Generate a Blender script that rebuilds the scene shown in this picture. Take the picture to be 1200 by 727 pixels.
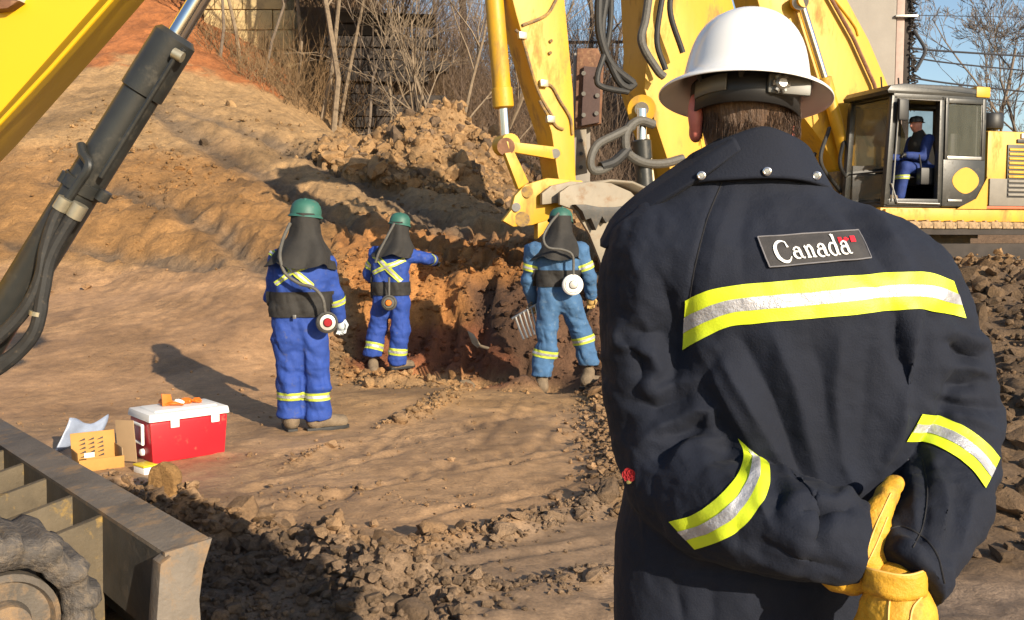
import bpy, bmesh, math, random
import numpy as np
from mathutils import Vector, Matrix
from mathutils.bvhtree import BVHTree

for o in list(bpy.data.objects): bpy.data.objects.remove(o)
SC = bpy.context.scene
COL = SC.collection
rnd = random.Random(7)
rs = np.random.RandomState(11)
R = math.radians

# ------------------------------------------------------------------ camera
F, CX, CY, HZ, CAMZ = 1150.0, 600.0, 363.5, 281.0, 1.46
PITCH = math.atan((CY - HZ) / F)
cd = bpy.data.cameras.new('camera'); cam = bpy.data.objects.new('camera', cd); COL.objects.link(cam)
cd.sensor_width = 36.0; cd.lens = 36.0 * F / 1200.0; cd.clip_start = 0.05; cd.clip_end = 2000
cam.location = (0, 0, CAMZ); cam.rotation_euler = (math.pi / 2 - PITCH, 0, 0)
SC.camera = cam
# ------------------------------------------------------------------ sky, sun, exposure
SUN_AZ, SUN_EL = R(36), R(20.5)           # behind the camera, to the right
w = bpy.data.worlds.new('World'); SC.world = w; w.use_nodes = True
nt = w.node_tree; nt.nodes.clear()
sky = nt.nodes.new('ShaderNodeTexSky'); sky.sky_type = 'NISHITA'; sky.sun_disc = False
sky.sun_elevation = SUN_EL; sky.sun_rotation = math.pi - SUN_AZ
sky.air_density = 1.0; sky.dust_density = 0.6; sky.ozone_density = 1.5
bg = nt.nodes.new('ShaderNodeBackground'); bg.inputs[1].default_value = 0.10
wo = nt.nodes.new('ShaderNodeOutputWorld')
nt.links.new(sky.outputs[0], bg.inputs[0]); nt.links.new(bg.outputs[0], wo.inputs[0])
sd = bpy.data.lights.new('sun', 'SUN'); sun = bpy.data.objects.new('sun', sd); COL.objects.link(sun)
sd.energy = 4.7; sd.angle = R(0.5); sd.color = (1.0, 0.86, 0.66)
sdir = Vector((math.sin(SUN_AZ) * math.cos(SUN_EL), -math.cos(SUN_AZ) * math.cos(SUN_EL), math.sin(SUN_EL)))
sun.rotation_euler = sdir.to_track_quat('Z', 'Y').to_euler(); sun.location = (6, -12, 8)
vs = SC.view_settings
vs.view_transform = 'Standard'; vs.look = 'None'; vs.exposure = 0.76; vs.gamma = 1.0; vs.use_curve_mapping = False
SC.render.engine = 'CYCLES'
SC.cycles.use_denoising = True
SC.cycles.max_bounces = 5; SC.cycles.diffuse_bounces = 3; SC.cycles.glossy_bounces = 2
SC.cycles.transmission_bounces = 4; SC.cycles.transparent_max_bounces = 8
SC.cycles.use_adaptive_sampling = True

# ------------------------------------------------------------------ helpers
SP, CP = math.sin(PITCH), math.cos(PITCH)
def ray(px, py):
    u = (px - CX) / F; v = (CY - py) / F
    return np.array([u, CP + v * SP, -SP + v * CP])
def P(px, py, Y):
    d = ray(px, py); d = d * (Y / d[1])
    return np.array([d[0], d[1], d[2] + CAMZ])
def proj(V):
    V = np.asarray(V, float); x = V[..., 0]; y = V[..., 1]; z = V[..., 2] - CAMZ
    dep = y * CP - z * SP; up = y * SP + z * CP
    return CX + F * x / dep, CY - F * up / dep
def plane_pt(px, py, O, N):
    d = ray(px, py); C = np.array([0, 0, CAMZ])
    t = np.dot(np.asarray(O) - C, N) / np.dot(d, N)
    return C + d * t
def nrm(v):
    v = np.asarray(v, float); return v / (np.linalg.norm(v) + 1e-12)

# --- numpy noise
_perm = rs.permutation(256)
def _h(ix, iy, iz):
    return _perm[(_perm[(_perm[ix & 255] + iy) & 255] + iz) & 255] / 255.0 * 2 - 1
def noise3(x, y, z):
    x, y, z = np.broadcast_arrays(np.asarray(x, float), y, z)
    ix = np.floor(x).astype(int); iy = np.floor(y).astype(int); iz = np.floor(z).astype(int)
    fx, fy, fz = x - ix, y - iy, z - iz
    fx = fx * fx * (3 - 2 * fx); fy = fy * fy * (3 - 2 * fy); fz = fz * fz * (3 - 2 * fz)
    r = 0
    for dx in (0, 1):
        for dy in (0, 1):
            for dz in (0, 1):
                r = r + _h(ix + dx, iy + dy, iz + dz) * (fx if dx else 1 - fx) * (fy if dy else 1 - fy) * (fz if dz else 1 - fz)
    return r
def fbm(x, y, z=0.0, o=4, g=0.5):
    r = 0; a = 1; s = 1
    for i in range(o):
        r = r + a * noise3(np.asarray(x) * s + 17.3 * i, np.asarray(y) * s - 5.1 * i, np.asarray(z) * s + 3.7 * i); a *= g; s *= 2.03
    return r
def sstep(a, b, x):
    t = np.clip((x - a) / (b - a), 0, 1); return t * t * (3 - 2 * t)

# --- object makers
def setp(o, parent):
    if parent is not None:
        o.parent = parent
        o.matrix_parent_inverse = Matrix.Translation(-Vector(parent['_w'] if '_w' in parent else parent.location))
def tag(o, label=None, cat=None, group=None, kind=None):
    if label: o['label'] = label
    if cat: o['category'] = cat
    if group: o['group'] = group
    if kind: o['kind'] = kind
    return o
def thing(name, label, cat, loc=(0, 0, 0), group=None):
    o = bpy.data.objects.new(name, None); COL.objects.link(o); o.location = Vector(loc); o.empty_display_size = .1
    return tag(o, label, cat, group)
def mesh(name, V, Fc, m, parent=None, smooth=True, sharp=None):
    me = bpy.data.meshes.new(name)
    V = np.asarray(V, float)
    me.from_pydata([tuple(v) for v in V], [], [tuple(int(i) for i in f) for f in Fc])
    return finish(name, me, m, parent, smooth, sharp)
def mesh_q(name, V, Q, m, parent=None, smooth=True, sharp=None):
    """fast path: every face has the same vertex count"""
    V = np.asarray(V, np.float32); Q = np.asarray(Q, np.int32); k = Q.shape[1]
    me = bpy.data.meshes.new(name)
    me.vertices.add(len(V)); me.vertices.foreach_set('co', V.ravel())
    me.loops.add(Q.size); me.loops.foreach_set('vertex_index', Q.ravel())
    me.polygons.add(len(Q)); me.polygons.foreach_set('loop_start', np.arange(0, Q.size, k, dtype=np.int32))
    me.update(calc_edges=True); me.validate()
    return finish(name, me, m, parent, smooth, sharp)
def finish(name, me, m, parent, smooth=True, sharp=None):
    if m is not None:
        me.materials.append(m)
    if len(me.polygons): me.polygons.foreach_set('use_smooth', [smooth] * len(me.polygons))
    if smooth and sharp:
        try: me.set_sharp_from_angle(angle=R(sharp))
        except Exception: pass
    o = bpy.data.objects.new(name, me); COL.objects.link(o); setp(o, parent)
    return o
def bmobj(name, bm, m, parent=None, smooth=True, sharp=35):
    me = bpy.data.meshes.new(name); bmesh.ops.recalc_face_normals(bm, faces=bm.faces); bm.to_mesh(me); bm.free()
    return finish(name, me, m, parent, smooth, sharp)
class MB:
    """collects shapes for ONE part"""
    def __init__(s): s.bm = bmesh.new()
    def hexa(s, c, bev=0.0):
        """8 corners: bottom 4 (ccw) then top 4"""
        vs_ = [s.bm.verts.new(tuple(p)) for p in c]
        fs = [s.bm.faces.new([vs_[i] for i in f]) for f in ((3, 2, 1, 0), (4, 5, 6, 7), (0, 1, 5, 4), (1, 2, 6, 5), (2, 3, 7, 6), (3, 0, 4, 7))]
        if bev > 0:
            ed = list({e for f in fs for e in f.edges})
            bmesh.ops.bevel(s.bm, geom=ed, offset=bev, segments=2, affect='EDGES', profile=.6)
        return s
    def box(s, O, A, B, C, bev=0.0):
        """O corner, A,B,C edge vectors"""
        O, A, B, C = (np.asarray(q, float) for q in (O, A, B, C))
        return s.hexa([O, O + A, O + A + B, O + B, O + C, O + A + C, O + A + B + C, O + B + C], bev)
    def prism(s, pts, ext, bev=0.0):
        """polygon (3d points) extruded symmetric by +-ext vector"""
        ext = np.asarray(ext, float); n = len(pts)
        a = [s.bm.verts.new(tuple(np.asarray(p) - ext)) for p in pts]; b = [s.bm.verts.new(tuple(np.asarray(p) + ext)) for p in pts]
        f1 = s.bm.faces.new(a); f2 = s.bm.faces.new(b[::-1]); fs = [f1, f2]
        for i in range(n): fs.append(s.bm.faces.new([a[i], b[i], b[(i + 1) % n], a[(i + 1) % n]]))
        bmesh.ops.recalc_face_normals(s.bm, faces=fs)
        if bev > 0:
            bmesh.ops.bevel(s.bm, geom=list(f1.edges) + list(f2.edges), offset=bev, segments=2, affect='EDGES', profile=.6)
        return s
    def tube(s, pts, rad, seg=10, cap=True):
        pts = [np.asarray(p, float) for p in pts]; n = len(pts)
        if np.isscalar(rad): rad = [rad] * n
        up = np.array([0, 0, 1.0]); t0 = nrm(pts[1] - pts[0])
        if abs(t0 @ up) > .9: up = np.array([1.0, 0, 0])
        u = nrm(np.cross(t0, up)); rings = []
        for i in range(n):
            t = nrm(pts[min(i + 1, n - 1)] - pts[max(i - 1, 0)])
            u = nrm(u - t * (u @ t)); v = np.cross(t, u)
            rings.append([s.bm.verts.new(tuple(pts[i] + rad[i] * (math.cos(2 * math.pi * k / seg) * u + math.sin(2 * math.pi * k / seg) * v))) for k in range(seg)])
        for i in range(n - 1):
            for k in range(seg):
                s.bm.faces.new([rings[i][k], rings[i][(k + 1) % seg], rings[i + 1][(k + 1) % seg], rings[i + 1][k]])
        if cap:
            s.bm.faces.new(rings[0][::-1]); s.bm.faces.new(rings[-1])
        return s
    def lathe(s, O, axis, prof, seg=24):
        """prof: list of (radius, height along axis)"""
        O = np.asarray(O, float); ax = nrm(axis); u = nrm(np.cross(ax, [0, 0, 1] if abs(ax[2]) < .9 else [1, 0, 0])); v = np.cross(ax, u)
        rings = []
        for r, h in prof:
            if r < 1e-6: rings.append([s.bm.verts.new(tuple(O + ax * h))])
            else: rings.append([s.bm.verts.new(tuple(O + ax * h + r * (math.cos(2 * math.pi * k / seg) * u + math.sin(2 * math.pi * k / seg) * v))) for k in range(seg)])
        for a, b in zip(rings[:-1], rings[1:]):
            for k in range(seg):
                q = [a[k % len(a)], a[(k + 1) % len(a)], b[(k + 1) % len(b)], b[k % len(b)]]
                q2 = []
                for x in q:
                    if x not in q2: q2.append(x)
                if len(q2) > 2: s.bm.faces.new(q2)
        return s
    def build(s, name, m, parent=None, smooth=True, sharp=35): return bmobj(name, s.bm, m, parent, smooth, sharp)
def spline(pts, n=8):
    """Catmull-Rom through points"""
    pts = [np.asarray(p, float) for p in pts]; out = []
    q = [2 * pts[0] - pts[1]] + pts + [2 * pts[-1] - pts[-2]]
    for i in range(1, len(q) - 2):
        for k in range(n):
            t = k / n; a, b, c, d = q[i - 1:i + 3]
            out.append(.5 * ((2 * b) + (-a + c) * t + (2 * a - 5 * b + 4 * c - d) * t * t + (-a + 3 * b - 3 * c + d) * t ** 3))
    out.append(pts[-1]); return out

# --- signed-distance sculpting -> one continuous mesh (surface nets)
def sdf_mesh(fn, lo, hi, h):
    lo = np.asarray(lo, float); hi = np.asarray(hi, float)
    n = np.ceil((hi - lo) / h).astype(int) + 1
    ax = [lo[i] + h * np.arange(n[i]) for i in range(3)]
    vol = fn(ax[0][:, None, None], ax[1][None, :, None], ax[2][None, None, :]).astype(np.float32)
    s = vol < 0
    acc = np.zeros(tuple(n - 1) + (3,), np.float32); cnt = np.zeros(tuple(n - 1), np.int16)
    for axis in range(3):
        o1, o2 = [a for a in range(3) if a != axis]
        A = np.take(vol, range(n[axis] - 1), axis); B = np.take(vol, range(1, n[axis]), axis)
        cr = (A < 0) != (B < 0); t = np.where(cr, A / np.where(cr, A - B, 1), 0)
        for d1 in (0, 1):
            for d2 in (0, 1):
                sl = [slice(None)] * 3
                sl[o1] = slice(d1, n[o1] - 1 + d1); sl[o2] = slice(d2, n[o2] - 1 + d2)
                c = cr[tuple(sl)]; tt = t[tuple(sl)]
                cnt += c
                acc[..., axis] += np.where(c, tt, 0); acc[..., o1] += c * d1; acc[..., o2] += c * d2
    m = cnt > 0; idx = -np.ones(cnt.shape, int); idx[m] = np.arange(m.sum())
    cell = np.argwhere(m)
    V = lo + h * (cell + acc[m] / cnt[m][:, None])
    Q = []
    for axis in range(3):
        o1, o2 = (axis + 1) % 3, (axis + 2) % 3
        A = np.take(s, range(n[axis] - 1), axis); B = np.take(s, range(1, n[axis]), axis)
        e = np.argwhere(A != B)
        e = e[(e[:, o1] > 0) & (e[:, o2] > 0) & (e[:, o1] < n[o1] - 1) & (e[:, o2] < n[o2] - 1)]
        ins = s[tuple(e.T)]
        def at(d1, d2):
            c = e.copy(); c[:, o1] -= d1; c[:, o2] -= d2; return idx[tuple(c.T)]
        q = np.stack([at(1, 1), at(0, 1), at(0, 0), at(1, 0)], 1)
        q[~ins] = q[~ins][:, ::-1]; Q.append(q)
    Q = np.concatenate(Q); Q = Q[(Q >= 0).all(1)]
    return V, Q
def cone(a, b, ra, rb):
    a = np.asarray(a, float); b = np.asarray(b, float)
    def f(x, y, z):
        ba = b - a; t = np.clip(((x - a[0]) * ba[0] + (y - a[1]) * ba[1] + (z - a[2]) * ba[2]) / (ba @ ba + 1e-9), 0, 1)
        return np.sqrt((x - a[0] - t * ba[0]) ** 2 + (y - a[1] - t * ba[1]) ** 2 + (z - a[2] - t * ba[2]) ** 2) - (ra + (rb - ra) * t)
    return f
def ell(c, r):
    c = np.asarray(c, float); r = np.asarray(r, float)
    def f(x, y, z):
        k = np.sqrt(((x - c[0]) / r[0]) ** 2 + ((y - c[1]) / r[1]) ** 2 + ((z - c[2]) / r[2]) ** 2)
        return (k - 1) * r.min()
    return f
def smin(a, b, k):
    h = np.clip(.5 + .5 * (b - a) / k, 0, 1); return b * (1 - h) + a * h - k * h * (1 - h)
def union(fs, k):
    def f(x, y, z):
        d = fs[0](x, y, z)
        for g in fs[1:]: d = smin(d, g(x, y, z), k)
        return d
    return f
def chain(pts, rad, k=.02):
    return union([cone(pts[i], pts[i + 1], rad[i], rad[i + 1]) for i in range(len(pts) - 1)], k)
def vnormals(V, Q):
    n = np.cross(V[Q[:, 2]] - V[Q[:, 0]], V[Q[:, 3]] - V[Q[:, 1]]); N = np.zeros_like(V)
    for i in range(4): np.add.at(N, Q[:, i], n)
    return N / (np.linalg.norm(N, axis=1, keepdims=True) + 1e-12)
def relax(V, Q, it=2, a=.5):
    E = np.concatenate([Q[:, [0, 1]], Q[:, [1, 2]], Q[:, [2, 3]], Q[:, [3, 0]]]); c = np.zeros(len(V)); np.add.at(c, E[:, 0], 1); np.add.at(c, E[:, 1], 1)
    for _ in range(it):
        S = np.zeros_like(V); np.add.at(S, E[:, 0], V[E[:, 1]]); np.add.at(S, E[:, 1], V[E[:, 0]])
        V = V * (1 - a) + a * S / c[:, None]
    return V

def fold_apply(V, Q, folds, gain=1.0):
    for ps in range(2):
        N = vnormals(V, Q); px, py = proj(V); vd = V - np.array([0, 0, CAMZ]); vd /= np.linalg.norm(vd, axis=1, keepdims=True)
        face = sstep(.02, .30, -(N * vd).sum(1)); D = np.zeros(len(V))
        for i, (pl, wd, h) in enumerate(folds):
            if (i % 2) != ps: continue
            pl = np.array(pl, float); near = (px > pl[:, 0].min() - 4 * wd) & (px < pl[:, 0].max() + 4 * wd) & (py > pl[:, 1].min() - 4 * wd) & (py < pl[:, 1].max() + 4 * wd)
            if not near.any(): continue
            x, y = px[near], py[near]; d = np.full(len(x), 1e9); tt = np.zeros(len(x)); acc = 0
            cum = np.concatenate([[0], np.cumsum(np.hypot(*np.diff(pl, axis=0).T))])
            for j in range(len(pl) - 1):
                e = pl[j + 1] - pl[j]; t = np.clip(((x - pl[j, 0]) * e[0] + (y - pl[j, 1]) * e[1]) / (e @ e), 0, 1)
                dd = np.hypot(x - pl[j, 0] - t * e[0], y - pl[j, 1] - t * e[1]); b = dd < d; d[b] = dd[b]; tt[b] = (cum[j] + t[b] * (cum[j + 1] - cum[j])) / cum[-1]
            prof = np.exp(-(np.sqrt(d * d + 1.5) / wd) ** 1.25) * (.35 + .65 * np.sin(np.pi * np.clip(tt, .04, .96)) ** .6)
            D[near] += h * .001 * prof
        V = V + N * (D * face * gain)[:, None]
    return V
# ------------------------------------------------------------------ materials
def mat(name, col, rough=.7, metal=0.0, var=.12, scale=6.0, col2=None, c2lo=.55, c2hi=.7, bump=0.0, bscale=60.0, coat=0.0, spec=.5, stretch=None, sheen=0.0):
    m = bpy.data.materials.new(name); m.use_nodes = True; t = m.node_tree; n = t.nodes; L = t.links
    b = n['Principled BSDF']
    b.inputs['Roughness'].default_value = rough; b.inputs['Metallic'].default_value = metal
    b.inputs['Specular IOR Level'].default_value = spec; b.inputs['Coat Weight'].default_value = coat
    if sheen: b.inputs['Sheen Weight'].default_value = sheen
    tc = n.new('ShaderNodeTexCoord'); src = tc.outputs['Object']
    if stretch:
        mp = n.new('ShaderNodeMapping'); mp.inputs['Scale'].default_value = stretch; L.new(src, mp.inputs[0]); src = mp.outputs[0]
    nz = n.new('ShaderNodeTexNoise'); nz.inputs['Scale'].default_value = scale; nz.inputs['Detail'].default_value = 6; nz.inputs['Roughness'].default_value = .62
    L.new(src, nz.inputs['Vector'])
    cr = n.new('ShaderNodeValToRGB'); e = cr.color_ramp.elements
    c = np.array(col[:3])
    e[0].position = .3; e[0].color = (*(c * (1 - var)), 1); e[1].position = .7; e[1].color = (*np.clip(c * (1 + var), 0, 1), 1)
    L.new(nz.outputs[0], cr.inputs[0]); out = cr.outputs[0]
    if col2 is not None:
        n2 = n.new('ShaderNodeTexNoise'); n2.inputs['Scale'].default_value = scale * 2.3; n2.inputs['Detail'].default_value = 8; n2.inputs['Roughness'].default_value = .7
        L.new(src, n2.inputs['Vector'])
        mr = n.new('ShaderNodeMapRange'); mr.inputs[1].default_value = c2lo; mr.inputs[2].default_value = c2hi; L.new(n2.outputs[0], mr.inputs[0])
        mx = n.new('ShaderNodeMixRGB'); mx.inputs[2].default_value = (*col2[:3], 1); L.new(mr.outputs[0], mx.inputs[0]); L.new(out, mx.inputs[1]); out = mx.outputs[0]
        mr2 = n.new('ShaderNodeMapRange'); mr2.inputs[3].default_value = rough; mr2.inputs[4].default_value = .9; L.new(mr.outputs[0], mr2.inputs[0]); L.new(mr2.outputs[0], b.inputs['Roughness'])
    L.new(out, b.inputs['Base Color'])
    if bump:
        n3 = n.new('ShaderNodeTexNoise'); n3.inputs['Scale'].default_value = bscale; n3.inputs['Detail'].default_value = 5; n3.inputs['Roughness'].default_value = .65
        L.new(src, n3.inputs['Vector'])
        bp = n.new('ShaderNodeBump'); bp.inputs['Strength'].default_value = bump; bp.inputs['Distance'].default_value = .02
        L.new(n3.outputs[0], bp.inputs['Height']); L.new(bp.outputs[0], b.inputs['Normal'])
    return m
DIRT = (.30, .20, .11)
MT = {}
MT['yellow'] = mat('yellow_paint', (.55, .305, .014), .48, var=.14, scale=1.2, col2=(.25, .145, .05), c2lo=.53, c2hi=.72, bump=.09, bscale=8, stretch=(1.4, 1.4, .5))
MT['yellow_near'] = mat('yellow_paint_clean', (.62, .375, .008), .40, var=.03, scale=1.0, bump=.02, bscale=5)
MT['yellow_dirty'] = mat('yellow_paint_dirty', (.34, .21, .05), .7, var=.2, scale=4, col2=(.16, .11, .07), c2lo=.40, c2hi=.58, bump=.2)
MT['blackmetal'] = mat('black_painted_steel', (.022, .023, .022), .38, var=.3, scale=5, col2=(.10, .085, .06), c2lo=.55, c2hi=.85, bump=.06, bscale=30)
MT['black'] = mat('black_plastic', (.016, .016, .017), .5, var=.2)
MT['rubber'] = mat('black_rubber', (.02, .02, .02), .65, var=.3, scale=20, col2=(.12, .09, .06), c2lo=.58, c2hi=.8)
MT['hosegrey'] = mat('grey_hose_sleeve', (.085, .08, .07), .6, var=.2, scale=30, bump=.3, bscale=90)
MT['chrome'] = mat('chrome_rod', (.78, .78, .80), .16, 1.0, var=.03)
MT['steel'] = mat('bare_steel', (.34, .33, .31), .42, .8, var=.15, scale=10)
MT['fitting'] = mat('plated_fitting', (.42, .38, .28), .4, .7, var=.2, scale=20)
MT['mudsteel'] = mat('mud_coated_steel', (.125, .105, .085), .72, var=.4, scale=3.2, col2=(.25, .16, .085), c2lo=.5, c2hi=.66, bump=.35, bscale=40)
MT['bladedark'] = mat('worn_dark_steel', (.06, .058, .055), .55, .2, var=.3, scale=5, col2=(.14, .11, .08), c2lo=.5, c2hi=.8, bump=.15, bscale=30)
MT['mudtrack'] = mat('mud_caked_track', (.085, .075, .068), .85, var=.35, scale=14, col2=(.17, .135, .10), c2lo=.48, c2hi=.66, bump=.9, bscale=35)
MT['tracktan'] = mat('mud_caked_tan', (.36, .24, .13), .85, var=.3, scale=8, col2=(.12, .09, .06), c2lo=.5, c2hi=.65, bump=.8, bscale=30)
MT['bucket'] = mat('bucket_steel', (.235, .20, .15), .6, .1, var=.15, scale=3, col2=(.22, .13, .07), c2lo=.52, c2hi=.75, bump=.15, bscale=20)
MT['rust'] = mat('rusty_steel', (.16, .075, .04), .8, var=.3, scale=6, col2=(.30, .17, .09), c2lo=.5, c2hi=.7, bump=.3, bscale=25)
MT['navy'] = mat('navy_fabric', (.0074, .0104, .0210), .82, var=.22, scale=5, bump=.22, bscale=260, spec=.28, sheen=.02)
MT['seam'] = mat('navy_thread', (.006, .006, .009), .8)
MT['tapeY'] = mat('lime_yellow_tape', (.60, .72, .022), .5, var=.05, scale=30, bump=.12, bscale=260)
MT['tapeS'] = mat('silver_reflective_tape', (.46, .46, .49), .35, .35, var=.32, scale=34, bump=.3, bscale=90)
MT['tapeW'] = mat('soiled_lime_tape', (.46, .54, .06), .6, var=.15, scale=20)
MT['glove'] = mat('yellow_leather', (.58, .31, .022), .6, var=.2, scale=14, col2=(.27, .13, .035), c2lo=.54, c2hi=.72, bump=.28, bscale=70)
MT['white'] = mat('white_gloss_plastic', (.80, .80, .79), .26, var=.03, scale=9, coat=.2, col2=(.58, .57, .54), c2lo=.66, c2hi=.80)
MT['whitepl'] = mat('white_plastic', (.78, .77, .74), .4, var=.05, scale=6)
MT['skin'] = mat('skin', (.55, .25, .19), .5, var=.10, scale=20)
MT['hair'] = mat('brown_hair', (.09, .05, .028), .55, var=.4, scale=120, stretch=(1, 1, .15), bump=.6, bscale=160)
MT['tin'] = mat('light_metal_snap', (.75, .75, .75), .25, .9)
MT['red'] = mat('red_plastic', (.50, .012, .022), .42, var=.06, scale=5, col2=(.36, .13, .07), c2lo=.60, c2hi=.78)
MT['redcloth'] = mat('red_felt', (.26, .006, .010), .85, var=.15, scale=60)
MT['redprint'] = mat('red_thread', (.70, .015, .03), .6)
MT['greencen'] = mat('green_felt', (.20, .17, .06), .8)
MT['whitethread'] = mat('white_thread', (.82, .82, .80), .7, var=.03)
MT['patch'] = mat('charcoal_patch', (.034, .032, .034), .75, var=.15, scale=60, bump=.2, bscale=500)
MT['patchedge'] = mat('grey_patch_edge', (.17, .165, .18), .7)
MT['blue'] = mat('blue_coverall', (.016, .052, .27), .8, var=.16, scale=7, bump=.35, bscale=28, col2=(.10, .10, .13), c2lo=.58, c2hi=.75)
MT['bluefade'] = mat('faded_blue_coverall', (.045, .115, .235), .85, var=.2, scale=7, col2=(.14, .20, .27), c2lo=.55, c2hi=.75, bump=.25, bscale=35)
MT['bluedark'] = mat('dark_blue_coverall', (.010, .030, .15), .8, var=.2, scale=7, bump=.3, bscale=30)
MT['hood'] = mat('black_hood_cloth', (.020, .018, .016), .8, var=.25, scale=10, bump=.3, bscale=30)
MT['green'] = mat('green_helmet', (.028, .110, .085), .55, var=.2, coat=.0, col2=(.16, .15, .10), c2lo=.6, c2hi=.75)
MT['boot'] = mat('muddy_boot', (.17, .125, .08), .8, var=.3, scale=14, bump=.5)
MT['glovew'] = mat('pale_work_glove', (.55, .60, .62), .7, var=.15, scale=20)
MT['glovet'] = mat('tan_work_glove', (.42, .27, .09), .7, var=.15, scale=20)
MT['card'] = mat('cardboard', (.44, .225, .055), .8, var=.08, scale=10, bump=.06)
MT['cardin'] = mat('cardboard_inside', (.30, .20, .11), .85, var=.08)
MT['sheet'] = mat('pale_blue_plastic', (.27, .32, .43), .4, var=.12, scale=12)
MT['paper'] = mat('white_paper', (.78, .77, .74), .8)
MT['orange'] = mat('orange_vinyl', (.62, .15, .012), .5, var=.1, scale=20)
MT['yellowpl'] = mat('yellow_plastic', (.80, .60, .02), .4)
MT['concrete'] = mat('pale_concrete', (.27, .245, .215), .85, var=.10, scale=1.1, col2=(.30, .26, .22), c2lo=.58, c2hi=.75, bump=.15, bscale=14)
MT['abut'] = mat('cream_stone', (.50, .37, .18), .85, var=.2, scale=.8, col2=(.24, .18, .11), c2lo=.5, c2hi=.7, bump=.3, bscale=6)
MT['crib'] = mat('dark_and_shade_black', (.035, .028, .024), .85, var=.4, scale=2, bump=.4, bscale=10)  # near black: bridge shade put into the crib colour; other dark parts share it
MT['deck'] = mat('bridge_girder_rust', (.075, .045, .04), .8, var=.3, scale=2, bump=.2)
MT['bark'] = mat('pale_bark', (.20, .15, .10), .85, var=.3, scale=8, bump=.3)
MT['bark2'] = mat('grey_brown_bark', (.15, .115, .085), .85, var=.3, scale=8, bump=.3)
MT['bark3'] = mat('dark_bark', (.075, .055, .042), .85, var=.3, scale=8, bump=.3)
MT['wire'] = mat('dark_cable', (.03, .03, .035), .6)
MT['skyb'] = MT['wire']
def soil_mat(name, rough=.92, bump=.5):
    m = bpy.data.materials.new(name); m.use_nodes = True; t = m.node_tree; n = t.nodes; L = t.links; b = n['Principled BSDF']
    b.inputs['Roughness'].default_value = rough; b.inputs['Specular IOR Level'].default_value = .4
    at = n.new('ShaderNodeAttribute'); at.attribute_name = 'soil'
    rr = n.new('ShaderNodeMapRange'); rr.inputs[3].default_value = .48; rr.inputs[4].default_value = rough; L.new(at.outputs['Alpha'], rr.inputs[0]); L.new(rr.outputs[0], b.inputs['Roughness'])
    ms = n.new('ShaderNodeMath'); ms.operation = 'MULTIPLY'; ms.inputs[1].default_value = bump; L.new(at.outputs['Alpha'], ms.inputs[0])
    tc = n.new('ShaderNodeTexCoord')
    out = at.outputs['Color']
    for sc_, lo, hi in ((1.3, .78, 1.2), (9, .72, 1.25), (60, .72, 1.25)):
        nz = n.new('ShaderNodeTexNoise'); nz.inputs['Scale'].default_value = sc_; nz.inputs['Detail'].default_value = 7; nz.inputs['Roughness'].default_value = .65
        L.new(tc.outputs['Object'], nz.inputs['Vector'])
        mr = n.new('ShaderNodeMapRange'); mr.inputs[1].default_value = .28; mr.inputs[2].default_value = .72; mr.inputs[3].default_value = lo; mr.inputs[4].default_value = hi
        L.new(nz.outputs[0], mr.inputs[0])
        mx = n.new('ShaderNodeMixRGB'); mx.blend_type = 'MULTIPLY'; mx.inputs[0].default_value = 1; L.new(out, mx.inputs[1]); L.new(mr.outputs[0], mx.inputs[2]); out = mx.outputs[0]
    L.new(out, b.inputs['Base Color'])
    n1 = n.new('ShaderNodeTexNoise'); n1.inputs['Scale'].default_value = 26; n1.inputs['Detail'].default_value = 9; n1.inputs['Roughness'].default_value = .72; L.new(tc.outputs['Object'], n1.inputs['Vector'])
    bp = n.new('ShaderNodeBump'); bp.inputs['Strength'].default_value = bump; bp.inputs['Distance'].default_value = .05
    n4 = n.new('ShaderNodeTexNoise'); n4.inputs['Scale'].default_value = 5.5; n4.inputs['Detail'].default_value = 10; n4.inputs['Roughness'].default_value = .68; n4.inputs['Distortion'].default_value = .6; L.new(tc.outputs['Object'], n4.inputs['Vector'])
    b2 = n.new('ShaderNodeBump'); b2.inputs['Strength'].default_value = bump; b2.inputs['Distance'].default_value = .12
    L.new(ms.outputs[0], b2.inputs['Strength']); L.new(ms.outputs[0], bp.inputs['Strength'])
    L.new(n4.outputs[0], b2.inputs['Height']); L.new(b2.outputs[0], bp.inputs['Normal'])
    L.new(n1.outputs[0], bp.inputs['Height']); L.new(bp.outputs[0], b.inputs['Normal'])
    return m
MT['soil'] = soil_mat('soil', .92, .6); MT['clod'] = soil_mat('clod_soil', bump=.7)
def glass_mat(name, tint, a):
    m = bpy.data.materials.new(name); m.use_nodes = True; t = m.node_tree; n = t.nodes; L = t.links; b = n['Principled BSDF']
    b.inputs['Base Color'].default_value = (*tint, 1); b.inputs['Roughness'].default_value = .06
    tr = n.new('ShaderNodeBsdfTransparent'); mx = n.new('ShaderNodeMixShader'); mx.inputs[0].default_value = a
    nz = n.new('ShaderNodeTexNoise'); nz.inputs['Scale'].default_value = 4; mr = n.new('ShaderNodeMapRange'); mr.inputs[3].default_value = max(0, a - .1); mr.inputs[4].default_value = a + .15
    L.new(nz.outputs[0], mr.inputs[0]); L.new(mr.outputs[0], mx.inputs[0])
    L.new(tr.outputs[0], mx.inputs[1]); L.new(b.outputs[0], mx.inputs[2]); L.new(mx.outputs[0], n['Material Output'].inputs[0])
    return m
MT['glass'] = glass_mat('cab_glass', (.12, .12, .09), .28)
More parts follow.
